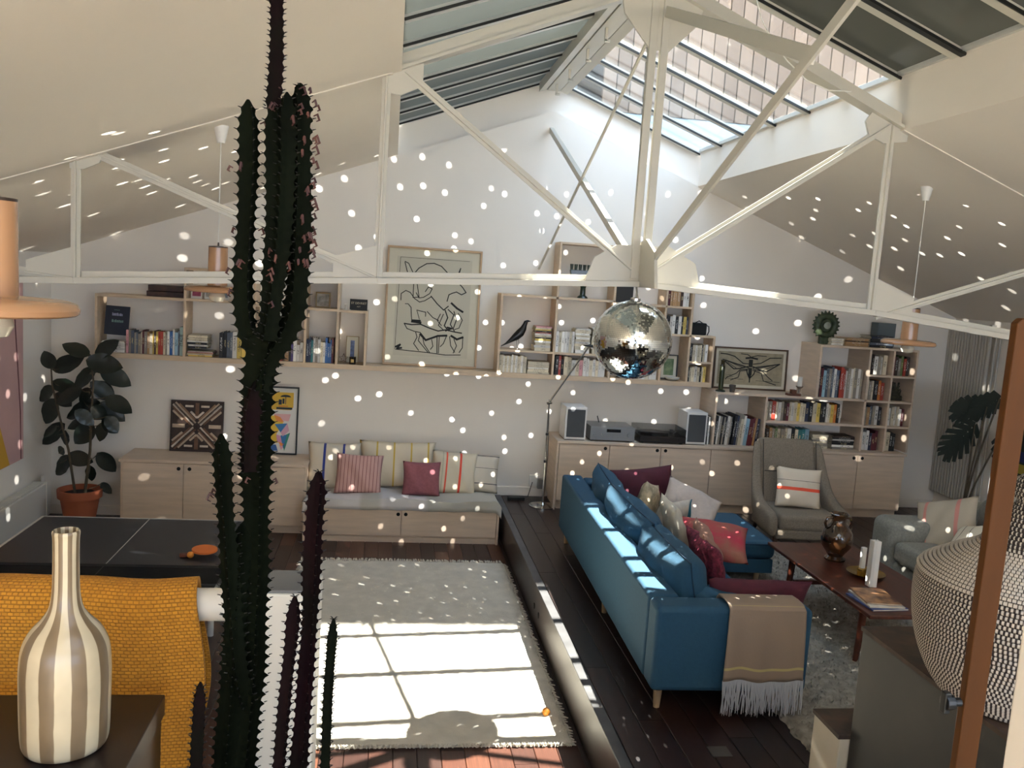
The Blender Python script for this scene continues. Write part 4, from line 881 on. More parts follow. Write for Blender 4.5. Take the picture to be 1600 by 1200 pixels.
# painting, right wall (three panels seen behind the wooden frame)
rp = thing('abstract_painting', 'small dark abstract painting with blue and yellow bands on the right wall', 'painting', (5.98, 7.1, .95))
part('canvas', MB().box(5.965, 5.995, 6.6, 7.40, .93, 1.42), mat('dark_green_paint', '1f2a22', .7), rp)
for i, (a, b, z0, z1, c) in enumerate(((6.7, 7.33, 1.10, 1.20, '232c5c'), (6.65, 7.36, .99, 1.08, 'a3903a'), (6.8, 7.22, 1.24, 1.36, '7c2a22'), (6.6, 7.38, .94, .98, '2f3d30'))):
    part('painted_band', MB().box(5.961, 5.966, a, b, z0, z1), mat('band_' + c, c, .7), rp)
rp2 = solo('wall_hanging', 'narrow dark red and grey hanging on the right wall behind the monstera', 'wall hanging', MB().box(5.97, 5.995, 7.45, 7.62, .95, 1.85), mat('dull_red_cloth', '5c2f38', .9, col2='37373a', nscale=4))

# ------------------------------------------------------------ radiators
RADM = mat('radiator_white', 'cfcdc6', .4)
lr = thing('panel_radiator', 'low white panel radiator with a grille top along the left wall', 'radiator', (-3.02, 6.8, .10))
part('panel', MB().box(-2.985, -2.965, 5.4, 8.02, .12, .41), RADM, lr, bevel=.004); part('panel', MB().box(-3.085, -3.07, 5.4, 8.02, .12, .41), RADM, lr)
part('end_cap', MB().box(-3.085, -2.96, 8.02, 8.04, .11, .425), RADM, lr, bevel=.004)
gg = MB()
for i in range(90): gg.box(-3.07, -2.985, 5.42 + i * .029, 5.432 + i * .029, .40, .422)
q = part('grille', gg, RADM, lr); q['kind'] = 'stuff'
part('valve', MB().tube([(-3.02, 8.09, .36), (-3.02, 8.09, .46)], .017, 12).tube([(-3.02, 8.09, .37), (-3.02, 8.03, .37)], .008, 8), RADM, lr, smooth=True)
part('foot', MB().box(-3.06, -2.98, 7.6, 7.64, 0, .12).box(-3.06, -2.98, 5.7, 5.74, 0, .12), RADM, lr)
vr = thing('tall_radiator', 'tall ribbed white wall radiator in the right corner behind the grey sofa', 'radiator', (5.94, 8.15, .5))
RG = mat('warm_white_radiator', 'b7b3aa', .8, spec=.2)
for i in range(15): part('rib', MB().box(5.925, 5.955, 7.84 + i * .0445, 7.874 + i * .0445, .52, 2.32), RG, vr, bevel=.008)
part('header', MB().box(5.935, 5.965, 7.83, 8.49, .53, .57), RG, vr); part('header', MB().box(5.935, 5.965, 7.83, 8.49, 2.26, 2.30), RG, vr)
part('bracket', MB().box(5.95, 5.998, 8.40, 8.44, 2.28, 2.36), RG, vr); part('bracket', MB().box(5.95, 5.998, 7.86, 7.90, 2.28, 2.36), RG, vr)
part('pipe', MB().tube([(5.955, 7.785, .40), (5.955, 7.785, 2.30)], .012, 8), RG, vr); part('pipe', MB().tube([(5.975, 7.75, .32), (5.975, 7.75, 2.30)], .010, 8), RG, vr)

# ------------------------------------------------------------ rubber plant
LV = mat('rubber_plant_leaf', '0f1b12', .38, noise=.18, nscale=6, bump=.2, bscale=20, coat=.2)
STM = mat('plant_stem', '4a4030', .8, noise=.2, nscale=20)
rp_ = thing('rubber_plant', 'tall rubber plant with large dark leaves in a terracotta pot by the left wall', 'plant', (-2.69, 8.1, 0))
part('pot', MB().lathe([(.115, 0), (.165, .29), (.185, .292), (.19, .365), (.17, .367), (.155, .30)], 32, c=(-2.69, 8.05, 0)), mat('terracotta', 'a2583a', .7, noise=.08, nscale=6), rp_, smooth=True)
part('soil', MB().lathe([(.001, .325), (.155, .32)], 24, c=(-2.69, 8.05, 0), cap=False), mat('dark_soil', '1f1813', 1, bump=1, bscale=40), rp_)
part('stem', MB().tube([(-2.65, 8.05, .31), (-2.60, 8.03, .72), (-2.58, 8.0, 1.1), (-2.56, 7.98, 1.36), (-2.58, 7.95, 1.60)], [.014, .012, .010, .008, .006], 8), STM, rp_, smooth=True)
part('stem', MB().tube([(-2.73, 8.05, .31), (-2.79, 8.05, .72), (-2.86, 8.03, 1.03), (-2.91, 8.0, 1.31), (-2.90, 7.95, 1.48)], [.013, .011, .010, .008, .006], 8), STM, rp_, smooth=True)
def leaf_mesh():
    mb = MB()
    def f(u, v):
        a = 2 * v - 1; w = .5 * math.sin(PI * min(1, u * 1.02)) ** .62 * (1 - .25 * (u - .5))
        return (a * w * .56, u, -.10 * math.sin(u * 2.2) + .06 * abs(a) ** 1.4 * math.sin(PI * u) - .12 * u * u + .012 * math.sin(u * 22) * abs(a))
    mb.grid(f, 12, 6); me = mesh('leaf', mb, LV, True); return me
lm = leaf_mesh()
LEAVES = [(-2.58, 7.91, 1.6, -2.78, 7.9, 1.7), (-2.53, 7.96, 1.59, -2.38, 7.96, 1.74), (-2.92, 8.06, 1.44, -2.69, 7.99, 1.56), (-2.85, 7.83, 1.48, -2.92, 7.85, 1.62), (-2.59, 7.92, 1.55, -2.32, 7.87, 1.52), (-2.62, 8.2, 1.45, -2.82, 8.18, 1.27), (-2.54, 8.14, 1.45, -2.3, 8.12, 1.34), (-2.92, 8.06, 1.33, -2.71, 8.0, 1.28), (-2.93, 8.06, 1.28, -3.1, 8.09, 1.15), (-2.59, 8.02, 1.34, -2.39, 8.04, 1.22), (-2.9, 8.07, 1.22, -2.77, 8.0, 1.14), (-2.63, 8.11, 1.27, -2.73, 8.11, 1.15), (-2.43, 7.93, 1.23, -2.22, 7.86, 1.14), (-2.54, 8.15, 1.14, -2.35, 8.13, 1.0), (-2.92, 8.09, 1.16, -3.04, 8.13, 0.93), (-2.63, 8.09, 1.13, -2.86, 8.13, 1.02), (-2.56, 7.97, 1.14, -2.46, 7.99, 1.02), (-2.47, 7.99, 1.04, -2.36, 8.03, 0.9), (-2.67, 8.15, 0.98, -2.81, 8.09, 0.92), (-2.83, 7.87, 0.97, -2.92, 7.82, 0.89), (-2.88, 8.19, 0.92, -3.09, 8.16, 0.76), (-2.59, 8.06, 0.95, -2.73, 8.02, 0.79), (-2.48, 8.01, 0.98, -2.52, 7.98, 0.83), (-2.44, 7.95, 1.05, -2.34, 7.95, 0.93), (-2.81, 8.04, 0.89, -2.85, 8.08, 0.75), (-2.84, 8.08, 0.72, -2.91, 8.12, 0.67), (-2.81, 8.14, 0.63, -2.98, 8.19, 0.46), (-2.8, 8.07, 0.66, -2.6, 8.02, 0.63), (-2.57, 8.15, 0.67, -2.43, 8.19, 0.5), (-2.64, 8.16, 0.55, -2.64, 8.16, 0.41), (-2.52, 8.09, 0.41, -2.43, 8.04, 0.34), (-2.6, 8.14, 1.32, -2.45, 8.13, 1.18), (-2.65, 7.93, 1.29, -2.83, 7.86, 1.19), (-2.69, 8.14, 1.15, -2.53, 8.19, 1.0), (-2.66, 7.85, 1.11, -2.52, 7.88, 1.0)]
for (ax, ay, az, bx, by, bz) in LEAVES:
    a = Vector((ax, ay, az)); b = Vector((max(bx, -3.07), by, bz)); d = b - a; L_ = d.length; d.normalize()
    a = a - d * L_ * .06; L_ *= 1.12
    # blade faces roughly towards the light and the room
    face = Vector((rnd.uniform(-.4, .4), -1, rnd.uniform(.3, 1.0))); x = d.cross(face).normalized(); z = x.cross(d)
    M_ = Matrix((x, d, z)).transposed()
    wd = rnd.uniform(.95, 1.25) * max(.13, min(L_, .26))
    o = piece('leaf', lm, None, rp_, a - rp_.location, (wd, L_, L_), M_.to_euler())
    if wd: o.scale = (wd * 1.05, L_, L_)
pet = MB()
for (ax, ay, az, bx, by, bz) in LEAVES:
    st = [Vector((-2.60, 8.0, az - .03)), Vector((-2.86, 8.02, az - .03))]; s_ = min(st, key=lambda q: abs(q.x - ax))
    pet.tube([s_, ((s_ + Vector((ax, ay, az))) / 2) + Vector((0, 0, -.01)), (ax, ay, az)], .004, 5)
q = part('leaf_stalks', pet, STM, rp_); q['kind'] = 'stuff'
# monstera by the right wall
mo = thing('monstera', 'dark split-leaf monstera beside the tall radiator, mostly hidden by the wooden stand', 'plant', (5.46, 7.3, .31))
DKL = mat('dark_monstera_leaf', '14201a', .35)
part('pot', MB().lathe([(.12, 0), (.15, .26), (.14, .26), (.13, .22)], 24), mat('grey_pot', '5c5a56', .7), mo, local=True, smooth=True)
for k, (px_, pz, ang, sc) in enumerate(((-.10, 1.02, -2.3, .40), (.0, 1.20, -2.9, .34), (.12, 1.28, -2.6, .30), (.18, .92, -1.2, .3))):
    part('stem', MB().tube([(0, 0, .2), (px_ * .3 + .05, 0, pz * .6), (px_ + .12, 0, pz + .10)], .008, 6), STM, mo, local=True)
    lb = MB(); cx, cz = px_ + .12, pz + .10
    for j in range(7):       # lobes of one leaf fan out from its midrib
        f = j / 6; bx = cx + math.cos(ang) * sc * f * .8; bz = cz + math.sin(ang) * sc * f * .8; w_ = .028
        for s in (-1, 1):
            a2 = ang + s * (1.15 - .75 * f); ln = sc * (.42 + .25 * math.sin(PI * f)) * .8
            tipx, tipz = bx + math.cos(a2) * ln, bz + math.sin(a2) * ln; nx, nz = -math.sin(a2) * w_, math.cos(a2) * w_
            lb.prism([(bx - nx, bz - nz), (tipx - nx * .8, tipz - nz * .8), (tipx + nx * .6 + math.cos(a2) * .02, tipz + nz * .6), (bx + nx, bz + nz)], 'y', -.003 + s * .01 * f, .001 + s * .01 * f)
    part('leaf', lb, DKL, mo, local=True)

# ------------------------------------------------------------ things on the shelves
nv = thing('navy_picture', 'navy blue album with pale lettering leaning on the white pile in the shelf', 'album', (-2.47, 8.30, 1.752)); nv.rotation_euler = (-.12, .03, 0)
part('board', MB().box(-.105, .105, -.006, .006, 0, .265), mat('navy_cover', '141c2c', .5), nv, local=True, bevel=.001)
def words(parent, x, z, w, h, y, m, n):
    mb = MB(); r0 = random.Random(n); xx = x
    while xx < x + w: b = r0.uniform(.006, .014); mb.box(xx, min(xx + b, x + w), y - .0006, y, z, z + h * r0.uniform(.7, 1)); xx += b + .004
    return part('pale_print', mb, m, parent, local=True)
words(nv, -.045, .175, .09, .028, -.006, mat('print_lilac', '9a9cb8', .6), 1); words(nv, -.045, .115, .10, .026, -.006, mat('print_grey_green', '6d8a82', .6), 2); words(nv, -.03, .225, .05, .006, -.006, _m['print_grey_green'], 3)
sg = thing('letter_sign', 'small black sign with white letters reading ST DEVRIET ACT on the top shelf', 'sign', (-.30, 8.33, 2.107)); sg.rotation_euler = (-.08, 0, 0)
part('board', MB().box(-.08, .085, -.008, .008, 0, .105), mat('matt_black', '0e0e0e', .6), sg, local=True, bevel=.002)
WL = mat('white_letters', 'cdbfa6', .6)
for s_, z_, sz in (('ST DEVRIET', .066, .028), ('ACT', .034, .017)):
    o = text(s_, sz, (0, 0, 0), (0, 0, 0), WL); o.data.transform(Matrix.Translation((.004, -.0088, z_)) @ Matrix.Rotation(PI / 2, 4, 'X')); o.parent = sg; o.location = (0, 0, 0)
fg = thing('white_figurine', 'tiny white figurine standing left of the black letter sign', 'figurine', (-.415, 8.30, 2.107))
part('body', MB().lathe([(.014, 0), (.008, .02), (.010, .04), (.016, .05), (.006, .056)], 14), mat('white_porcelain', 'cfcac0', .3), fg, local=True, smooth=True); part('base', MB().box(-.03, .045, -.02, .02, -.0, .004), _m['white_porcelain'], fg, local=True)
def small_frame(label, x0, x1, z0, z1, fm, pm_, y=8.36, fw=.012, mg=.0):
    return framed('photo_frame', label, x0, x1, z0, z1, y, fw, fm, mg, pm_, lean=.06)
GLD = mat('old_gold_frame', '7a6238', .4, .3)
small_frame('old gold framed monochrome photograph in the upper shelf box right of the cactus', -.70, -.565, 2.11, 2.255, GLD, mat('old_photo', '8a8378', .5, noise=.5, nscale=22), mg=.0)
small_frame('tall cream framed blue print in the right end box above the star', -.40, -.28, 1.60, 1.855, mat('pale_gold_frame', 'a38d62', .4), mat('blue_grey_print', '5a6a90', .6, noise=.5, nscale=30), mg=.035, fw=.006)
small_frame('small framed landscape photograph with a black frame below the mirror ball', 2.715, 2.90, 1.60, 1.85, mat('black_frame', '121212', .4), mat('landscape_photo', '7d8a62', .5, col2='3f5a35', nscale=14), mg=.03, y=8.34)
PW = mat('polaroid_white', 'c9c5bd', .5)
for i, (x, c, lb) in enumerate(((-1.77, '8e3550', 'small instant photo with a magenta picture on the upper left shelf'), (-1.65, '8d877c', 'middle one of three instant photos on the upper left shelf'), (-1.53, '7f8788', 'grey instant photo nearest the cactus on the upper left shelf'))):
    g = thing('instant_photo', lb, 'photo', (x, 8.30, 2.128)); g.rotation_euler = (-.12, 0, 0)
    part('card', MB().box(-.05, .05, -.001, .001, 0, .10), PW, g, local=True); part('picture', MB().box(-.038, .038, -.0018, -.001, .022, .09), mat('photo_' + c, c, .5, noise=.3, nscale=25), g, local=True)
st = thing('star_ornament', 'small wire star ornament beside the candle jar in the shelf box', 'ornament', (-.415, 8.30, 1.596))
P5 = [(.045 * (1 if i % 2 == 0 else .45) * math.sin(PI * i / 5), 0, .05 + .045 * (1 if i % 2 == 0 else .45) * math.cos(PI * i / 5)) for i in range(11)]
part('wire', MB().tube(P5, .003, 6), mat('bronze_wire', '6b5a44', .4, .6), st, local=True); 
cj = thing('candle_jar', 'small dark candle jar with a cream label at the end of the shelf box', 'jar', (-.33, 8.27, 1.596))
part('glass', MB().lathe([(.030, 0), (.032, .07), (.028, .072)], 20), mat('dark_amber_glass', '241a12', .12), cj, local=True, smooth=True); part('label', MB().box(-.015, .015, -.033, -.028, .02, .05), mat('gold_label', 'ad9150', .5), cj, local=True)
mn = thing('candelabra', 'dark green glazed candelabra with seven cups in the shelf box above', 'candelabra', (1.86, 8.32, 2.358))
GG = mat('dark_green_glaze', '16261a', .2, noise=.4, nscale=15, coat=.4)
part('foot', MB().lathe([(.055, 0), (.05, .012), (.028, .03), (.026, .10), (.04, .145), (.02, .15)], 24), GG, mn, local=True, smooth=True)
part('fan', MB().prism([(-.04, .14), (.04, .14), (.135, .215), (.145, .27), (-.145, .27), (-.135, .215)], 'y', -.022, .022), GG, mn, local=True, bevel=.006)
for i in range(7): part('cup', MB().lathe([(.012, .265), (.015, .30), (.017, .325), (.012, .325)], 12, c=(-.129 + i * .043, 0, 0)), GG, mn, local=True, smooth=True)
bd = thing('wooden_bird', 'black wooden bird on thin wire legs in the shelf box left of books', 'bird figure', (1.25, 8.32, 1.82))
BK = mat('black_lacquer', '0d0d0e', .3)
prof = [(-.165, .022, .003, .003), (-.12, .048, .009, .008), (-.07, .085, .02, .022), (-.02, .125, .03, .038), (.02, .165, .032, .042), (.045, .205, .026, .032), (.058, .245, .019, .022), (.068, .27, .020, .021), (.085, .283, .012, .011), (.115, .281, .0025, .002)]
rg = []
for i, (x, z, ry_, rz_) in enumerate(prof):
    dx = prof[min(i + 1, 9)][0] - prof[max(i - 1, 0)][0]; dz = prof[min(i + 1, 9)][1] - prof[max(i - 1, 0)][1]; l = math.hypot(dx, dz); nx, nz = -dz / l, dx / l
    rg.append([Vector((x + nx * rz_ * math.sin(2 * PI * j / 16), ry_ * math.cos(2 * PI * j / 16), z + nz * rz_ * math.sin(2 * PI * j / 16))) for j in range(16)])
part('body', MB().ring(rg), BK, bd, local=True, smooth=True)
for s in (-1, 1): part('leg', MB().tube([(-.005 + s * .01, s * .012, .10), (.012 + s * .014, s * .02, .0)], .0022, 6), BK, bd, local=True)
cs = thing('cake_stand', 'small black pedestal dish on the bottom shelf below the mirror ball', 'dish', (2.29, 8.33, 1.596))
part('foot', MB().lathe([(.03, 0), (.012, .012), (.008, .02)], 20), BK, cs, local=True, smooth=True); part('dish', MB().lathe([(.02, .018), (.085, .028), (.09, .04), (.08, .036)], 28), BK, cs, local=True, smooth=True); part('finial', MB().tube([(0, 0, .03), (0, 0, .09)], .008, 8), BK, cs, local=True)
bw = thing('white_bowl', 'low white bowl in front of the landscape photograph', 'bowl', (2.83, 8.27, 1.596))
part('bowl', MB().lathe([(.03, 0), (.07, .02), (.075, .035), (.068, .032)], 24), _m['white_porcelain'], bw, local=True, smooth=True)
cb_ = thing('camera_bag', 'small black camera bag with a strap on the lowest step of shelves', 'bag', (3.09, 8.36, 2.065))
part('body', MB().box(-.09, .07, -.05, .05, 0, .12), mat('black_bag_cloth', '111112', .8, bump=.3), cb_, local=True, bevel=.012, seg=3); part('strap', MB().tube([(.07, -.02, .10), (.095, -.03, .09), (.10, -.03, .04), (.085, -.03, .0)], .006, 6).tube([(-.04, 0, .118), (0, 0, .14), (.04, 0, .118)], .005, 6), _m['black_bag_cloth'], cb_, local=True)
mk = solo('dark_box', 'small dark box on the top shelf behind the truss plate', 'box', MB().box(2.19, 2.36, 8.28, 8.44, 2.342, 2.50).box(2.20, 2.35, 8.29, 8.43, 2.50, 2.51), mat('dark_card', '2a2826', .7), bevel=.004)
# top of the low part of the bookcase
GBT = mat('olive_green_glass', '2a3014', .3)
bt = thing('green_candlestick', 'tall olive green glass candlestick left of the wasp print', 'candlestick', (3.31, 8.18, 1.523))
part('base', MB().lathe([(.05, 0), (.045, .012), (.022, .022)], 20), mat('dark_green_base', '121a10', .3), bt, local=True, smooth=True); part('column', MB().lathe([(.024, .02), (.026, .20), (.026, .25), (.018, .252)], 20), GBT, bt, local=True, smooth=True)
part('top', MB().lathe([(.018, .25), (.028, .258), (.018, .27), (.02, .31), (.024, .315), (.012, .315)], 20), mat('brown_green_glass', '3b3420', .2), bt, local=True, smooth=True)
sc_ = thing('small_cup', 'small grey brown cup in front of the wasp print', 'cup', (3.42, 8.15, 1.523))
part('cup', MB().lathe([(.024, 0), (.034, .07), (.03, .075), (.026, .06)], 20), mat('grey_brown_ceramic', '4e463f', .6), sc_, local=True, smooth=True)
ca = thing('candle_holder', 'white candle on a pale wooden goblet holder right of the wasp print', 'candle', (4.14, 8.17, 1.523))
part('holder', MB().lathe([(.03, 0), (.026, .01), (.012, .03), (.016, .05), (.012, .065), (.034, .085), (.038, .092), (.02, .09)], 20), mat('greyish_wood', '8a7a6c', .6), ca, local=True, smooth=True); part('candle', MB().lathe([(.024, .09), (.024, .185), (.004, .188)], 18), WXM, ca, local=True, smooth=True)
wbx = thing('wooden_caddy', 'small reddish wooden caddy between the wasp print and the candle', 'box', (4.06, 8.12, 1.523))
part('tray', MB().box(-.07, .06, -.04, .04, 0, .022), mat('reddish_wood', '5c3524', .5), wbx, local=True); part('holder', MB().box(-.03, .02, -.02, .03, .022, .06), _m['reddish_wood'], wbx, local=True)
# wreath-like green ceramic on the tower
wr = thing('ceramic_wreath', 'green ceramic sunburst wreath with a round centre on top of the tower', 'ornament', (4.40, 8.26, 2.052))
GRC = mat('mottled_green_ceramic', '38432c', .5, noise=.4, nscale=30)
part('ring', MB().tube([(.095 * math.cos(a), 0, .19 + .095 * math.sin(a)) for a in [2 * PI * i / 32 for i in range(33)]], .035, 10), GRC, wr, local=True, smooth=True)
part('foot', MB().box(-.06, .06, -.03, .03, 0, .07), GRC, wr, local=True, bevel=.01)
part('centre', MB().lathe([(.034, 0), (.036, .012), (.002, .02)], 24, M=Matrix.Translation((0, -.02, .19)) @ Matrix.Rotation(PI / 2, 4, 'X')), mat('pale_green_disc', '8a9286', .3), wr, local=True, smooth=True)
part('disc', MB().lathe([(.075, 0), (.075, .01)], 24, M=Matrix.Translation((0, .005, .19)) @ Matrix.Rotation(PI / 2, 4, 'X')), GRC, wr, local=True)
for i in range(22):
    a = 2 * PI * i / 22
    part('knob', MB().lathe([(.013, 0), (.015, .012), (.003, .032)], 8, M=Matrix.Translation((.12 * math.cos(a), 0, .19 + .12 * math.sin(a))) @ Matrix.Rotation(PI / 2 - a, 4, 'Y')), GRC, wr, local=True, smooth=True)
od = thing('carved_ornament', 'dark mossy carved ornament standing in a tower cell', 'ornament', (5.205, 8.22, 1.516))
r0 = random.Random(2); mb_ = MB()
for i in range(16): mb_.tube([(r0.uniform(-.06, .06), 0, .04), (r0.uniform(-.075, .075), r0.uniform(-.02, .02), r0.uniform(.10, .19))], [.014, .005], 6)
part('crown', mb_, mat('moss_brown', '3a3524', .8, noise=.4, nscale=30), od, local=True); part('base', MB().box(-.08, .08, -.04, .04, 0, .05), _m['moss_brown'], od, local=True, bevel=.01)

# ------------------------------------------------------------ stereo
def speaker(x, label):
    t = thing('loudspeaker', label, 'speaker', (x, 8.17, .99), 0, 'white speakers with grey fronts')
    part('cabinet', MB().box(-.105, .105, -.12, .15, .008, .325), mat('white_speaker_lacquer', 'dcdad6', .35), t, local=True, bevel=.004)
    part('grille', MB().box(-.088, .088, -.128, -.119, .03, .302), mat('charcoal_grille', '4a4c4e', .9, bump=.4, bscale=400), t, local=True, bevel=.004)
    part('plinth', MB().box(-.10, .10, -.11, .14, 0, .008), BLK, t, local=True)
speaker(1.83, 'white speaker with grey front at the left end of the sideboard'); speaker(3.05, 'white speaker with grey front beside the record cell')
am = thing('amplifier', 'silver stereo amplifier with a dark display on the sideboard', 'amplifier', (2.20, 8.21, .99))
SIL = mat('brushed_silver', '8d8d8c', .35, .7)
part('case', MB().box(-.22, .22, -.16, .17, .014, .145), SIL, am, local=True, bevel=.003); part('front', MB().box(-.222, .222, -.172, -.16, .014, .147), SIL, am, local=True, bevel=.002)
part('display', MB().box(-.06, .08, -.174, -.171, .095, .125), mat('black_display', '08080a', .15), am, local=True)
for i in range(9): part('button', MB().box(-.10 + i * .023, -.088 + i * .023, -.177, -.171, .055, .065), SIL, am, local=True)
for x, r_k in ((-.10, .012), (.165, .022), (-.19, .008)): part('knob', MB().lathe([(r_k, 0), (r_k * .9, .02)], 16, M=Matrix.Translation((x, -.171, .07)) @ Matrix.Rotation(PI / 2, 4, 'X')), SIL, am, local=True, smooth=True)
for x in (-.19, .19): part('foot', MB().box(x - .02, x + .02, -.15, .15, 0, .014), BLK, am, local=True)
rc = solo('remote_aerial', 'short black aerial standing on the back of the amplifier', 'aerial', MB().tube([(2.12, 8.30, 1.136), (2.10, 8.30, 1.20)], .005, 6), BLK)
tt = thing('turntable', 'dark turntable with a clear lid on the sideboard beside the amplifier', 'turntable', (2.71, 8.20, .99))
part('plinth', MB().box(-.235, .235, -.17, .17, .012, .075), mat('dark_brown_gloss', '201916', .25), tt, local=True, bevel=.004)
part('platter', MB().lathe([(.15, .075), (.15, .088), (.146, .09), (.004, .09)], 48, c=(-.05, 0, 0)), mat('black_vinyl', '101012', .2), tt, local=True, smooth=True)
part('label', MB().lathe([(.045, .0905), (.045, .0915), (.002, .0915)], 24, c=(-.05, 0, 0)), mat('grey_record_label', '6c7076', .6), tt, local=True)
part('tonearm', MB().tube([(.17, .10, .10), (.17, -.04, .105), (.12, -.11, .10)], .005, 8).tube([(.17, .10, .075), (.17, .10, .105)], .016, 12), SIL, tt, local=True)
LID = bpy.data.materials.new('smoky_clear_lid'); LID.use_nodes = True
N = LID.node_tree.nodes; L = LID.node_tree.links; N.remove(N['Principled BSDF'])
a_ = N.new('ShaderNodeBsdfTransparent'); a_.inputs[0].default_value = (.72, .72, .72, 1); b_ = N.new('ShaderNodeBsdfGlossy'); b_.inputs['Roughness'].default_value = .05; c_ = N.new('ShaderNodeMixShader'); c_.inputs[0].default_value = .10
L.new(a_.outputs[0], c_.inputs[1]); L.new(b_.outputs[0], c_.inputs[2]); L.new(c_.outputs[0], N['Material Output'].inputs[0])
part('lid', MB().box(-.232, .232, -.168, .168, .145, .148).box(-.232, .232, -.168, -.166, .075, .145).box(-.232, -.230, -.166, .166, .075, .145).box(.230, .232, -.166, .166, .075, .145), LID, tt, local=True)
for x in (-.2, .2): part('foot', MB().lathe([(.02, 0), (.018, .012)], 12, c=(x, -.12, 0)), BLK, tt, local=True)

# ------------------------------------------------------------ chrome floor lamp
CH = mat('polished_chrome', 'c9c9c7', .12, 1.0)
lp = thing('floor_lamp', 'thin chrome reading lamp with an angled arm on the platform by the bench', 'lamp', (1.57, 8.10, .31))
part('base', MB().lathe([(.135, 0), (.135, .012), (.03, .02), (.014, .04)], 40), CH, lp, local=True, smooth=True)
part('pole', MB().tube([(0, 0, .02), (-.005, 0, .45), (-.008, 0, 1.02)], [.012, .009, .008], 10), CH, lp, local=True, smooth=True)
for z in (.45, .72): part('collar', MB().tube([(-.006, 0, z - .012), (-.006, 0, z + .012)], .014, 10), mat('dark_collar', '2c2c2c', .4), lp, local=True)
part('joint', MB().tube([(-.03, 0, 1.02), (.02, 0, 1.03)], .012, 8).tube([(-.008, 0, 1.0), (-.008, 0, 1.06)], .006, 6), CH, lp, local=True, smooth=True)
part('arm', MB().tube([(-.008, 0, 1.03), (.33, -.06, 1.60)], .009, 8), CH, lp, local=True, smooth=True)
part('rod', MB().tube([(.0, .03, 1.02), (.34, -.03, 1.62)], .004, 6), CH, lp, local=True)
part('head', MB().tube([(.27, -.06, 1.605), (.44, -.06, 1.60)], [.006, .02], 10), BLK, lp, local=True)
part('flex', MB().tube([(.01, .02, .03), (.02, .02, .5), (.0, .02, 1.02)], .003, 6), BLK, lp, local=True)
so1 = thing('wall_socket', 'white double wall socket low on the wall beside the sideboard', 'socket', (1.55, 8.49, .42))
part('plate', MB().box(-.06, .04, -.012, .01, 0, .11), mat('white_plastic', 'e4e2dd', .4), so1, local=True, bevel=.003); part('adapter', MB().box(.02, .08, -.06, -.005, -.02, .08), SIL, so1, local=True, bevel=.004)
tag(part('power_strip', MB().box(1.25, 1.42, 8.28, 8.33, .31, .345), BLK, None, bevel=.004), 'small black power strip lying on the platform behind the lamp', 'power strip')
tag(part('flex', MB().tube([(1.40, 8.30, .325), (1.47, 8.40, .325), (1.50, 8.45, .40), (1.52, 8.47, .46)], .004, 6), BLK, None), 'thin black cable running from the power strip to the socket', 'cable')

# ------------------------------------------------------------ table tennis
tn = thing('table_tennis_table', 'dark grey table tennis table with white lines on the lower floor', 'table', (-1.565, 4.8, 0))
SL = mat('dark_slate_top', '24262a', .42, noise=.08, nscale=2); WLN = mat('white_table_line', 'b8b8b4', .5)
part('half_top', MB().box(-2.26, -.87, 4.805, 6.05, .68, .70), SL, tn, bevel=.003); part('half_top', MB().box(-2.26, -.87, 3.55, 4.795, .68, .70), SL, tn, bevel=.003)
part('centre_line', MB().box(-1.567, -1.562, 3.56, 6.04, .70, .7008), WLN, tn)
for a in ((-2.26, -2.244, 3.55, 6.05), (-.886, -.87, 3.55, 6.05), (-2.26, -.87, 6.034, 6.05)): part('edge_line', MB().box(a[0], a[1], a[2], a[3], .70, .7009), WLN, tn)
NT = bpy.data.materials.new('black_net'); NT.use_nodes = True
N = NT.node_tree.nodes; L = NT.node_tree.links; N.remove(N['Principled BSDF'])
a_ = N.new('ShaderNodeBsdfTransparent'); b_ = N.new('ShaderNodeBsdfDiffuse'); b_.inputs[0].default_value = (.012, .012, .012, 1); c_ = N.new('ShaderNodeMixShader'); c_.inputs[0].default_value = .55
L.new(a_.outputs[0], c_.inputs[1]); L.new(b_.outputs[0], c_.inputs[2]); L.new(c_.outputs[0], N['Material Output'].inputs[0])
part('net', MB().box(-2.33, -.80, 4.799, 4.801, .705, .80), NT, tn); part('net_tape', MB().box(-2.33, -.80, 4.796, 4.804, .797, .81), BLK, tn)
for x in (-2.32, -.81): part('net_post', MB().box(x - .01, x + .01, 4.79, 4.81, .66, .81), BLK, tn)
for y in (3.9, 5.7):
    for x in (-2.05, -1.08): part('leg', MB().tube([(x, y, 0), (x, y, .68)], .02, 10), mat('white_tube', 'c9c7c2', .4), tn, smooth=True)
    part('crossbar', MB().tube([(-2.05, y, .14), (-1.08, y, .14)], .014, 8), _m['white_tube'], tn)
bt_ = thing('table_tennis_bat', 'orange table tennis bat lying on the far half of the table', 'bat', (-1.05, 5.30, .701), .35)
part('blade', MB().prism([(.075 * math.cos(a), .085 * math.sin(a)) for a in [2 * PI * i / 24 for i in range(24)]], 'z', .028, .040), mat('orange_rubber', 'd8722e', .6), bt_, local=True, bevel=.002)
part('handle', MB().box(-.145, -.065, -.014, .014, .0, .024), mat('bat_handle', '6a3a2a', .5), bt_, local=True, bevel=.005)
OB = mat('orange_ball', 'd98a2e', .45)
def ball(x, y, z, r, lab): tag(solo('table_tennis_ball', lab, 'ball', MB().lathe([(max(.0005, r * math.sin(PI * i / 12)), z + r - r * math.cos(PI * i / 12)) for i in range(13)], 20, c=(x, y, 0)), OB, smooth=True), lab, 'ball')
ball(-1.12, 5.24, .701, .02, 'orange ball tucked beside the orange bat on the table'); ball(1.0, 4.60, .02, .024, 'orange ball lying near the right edge of the ivory rug')
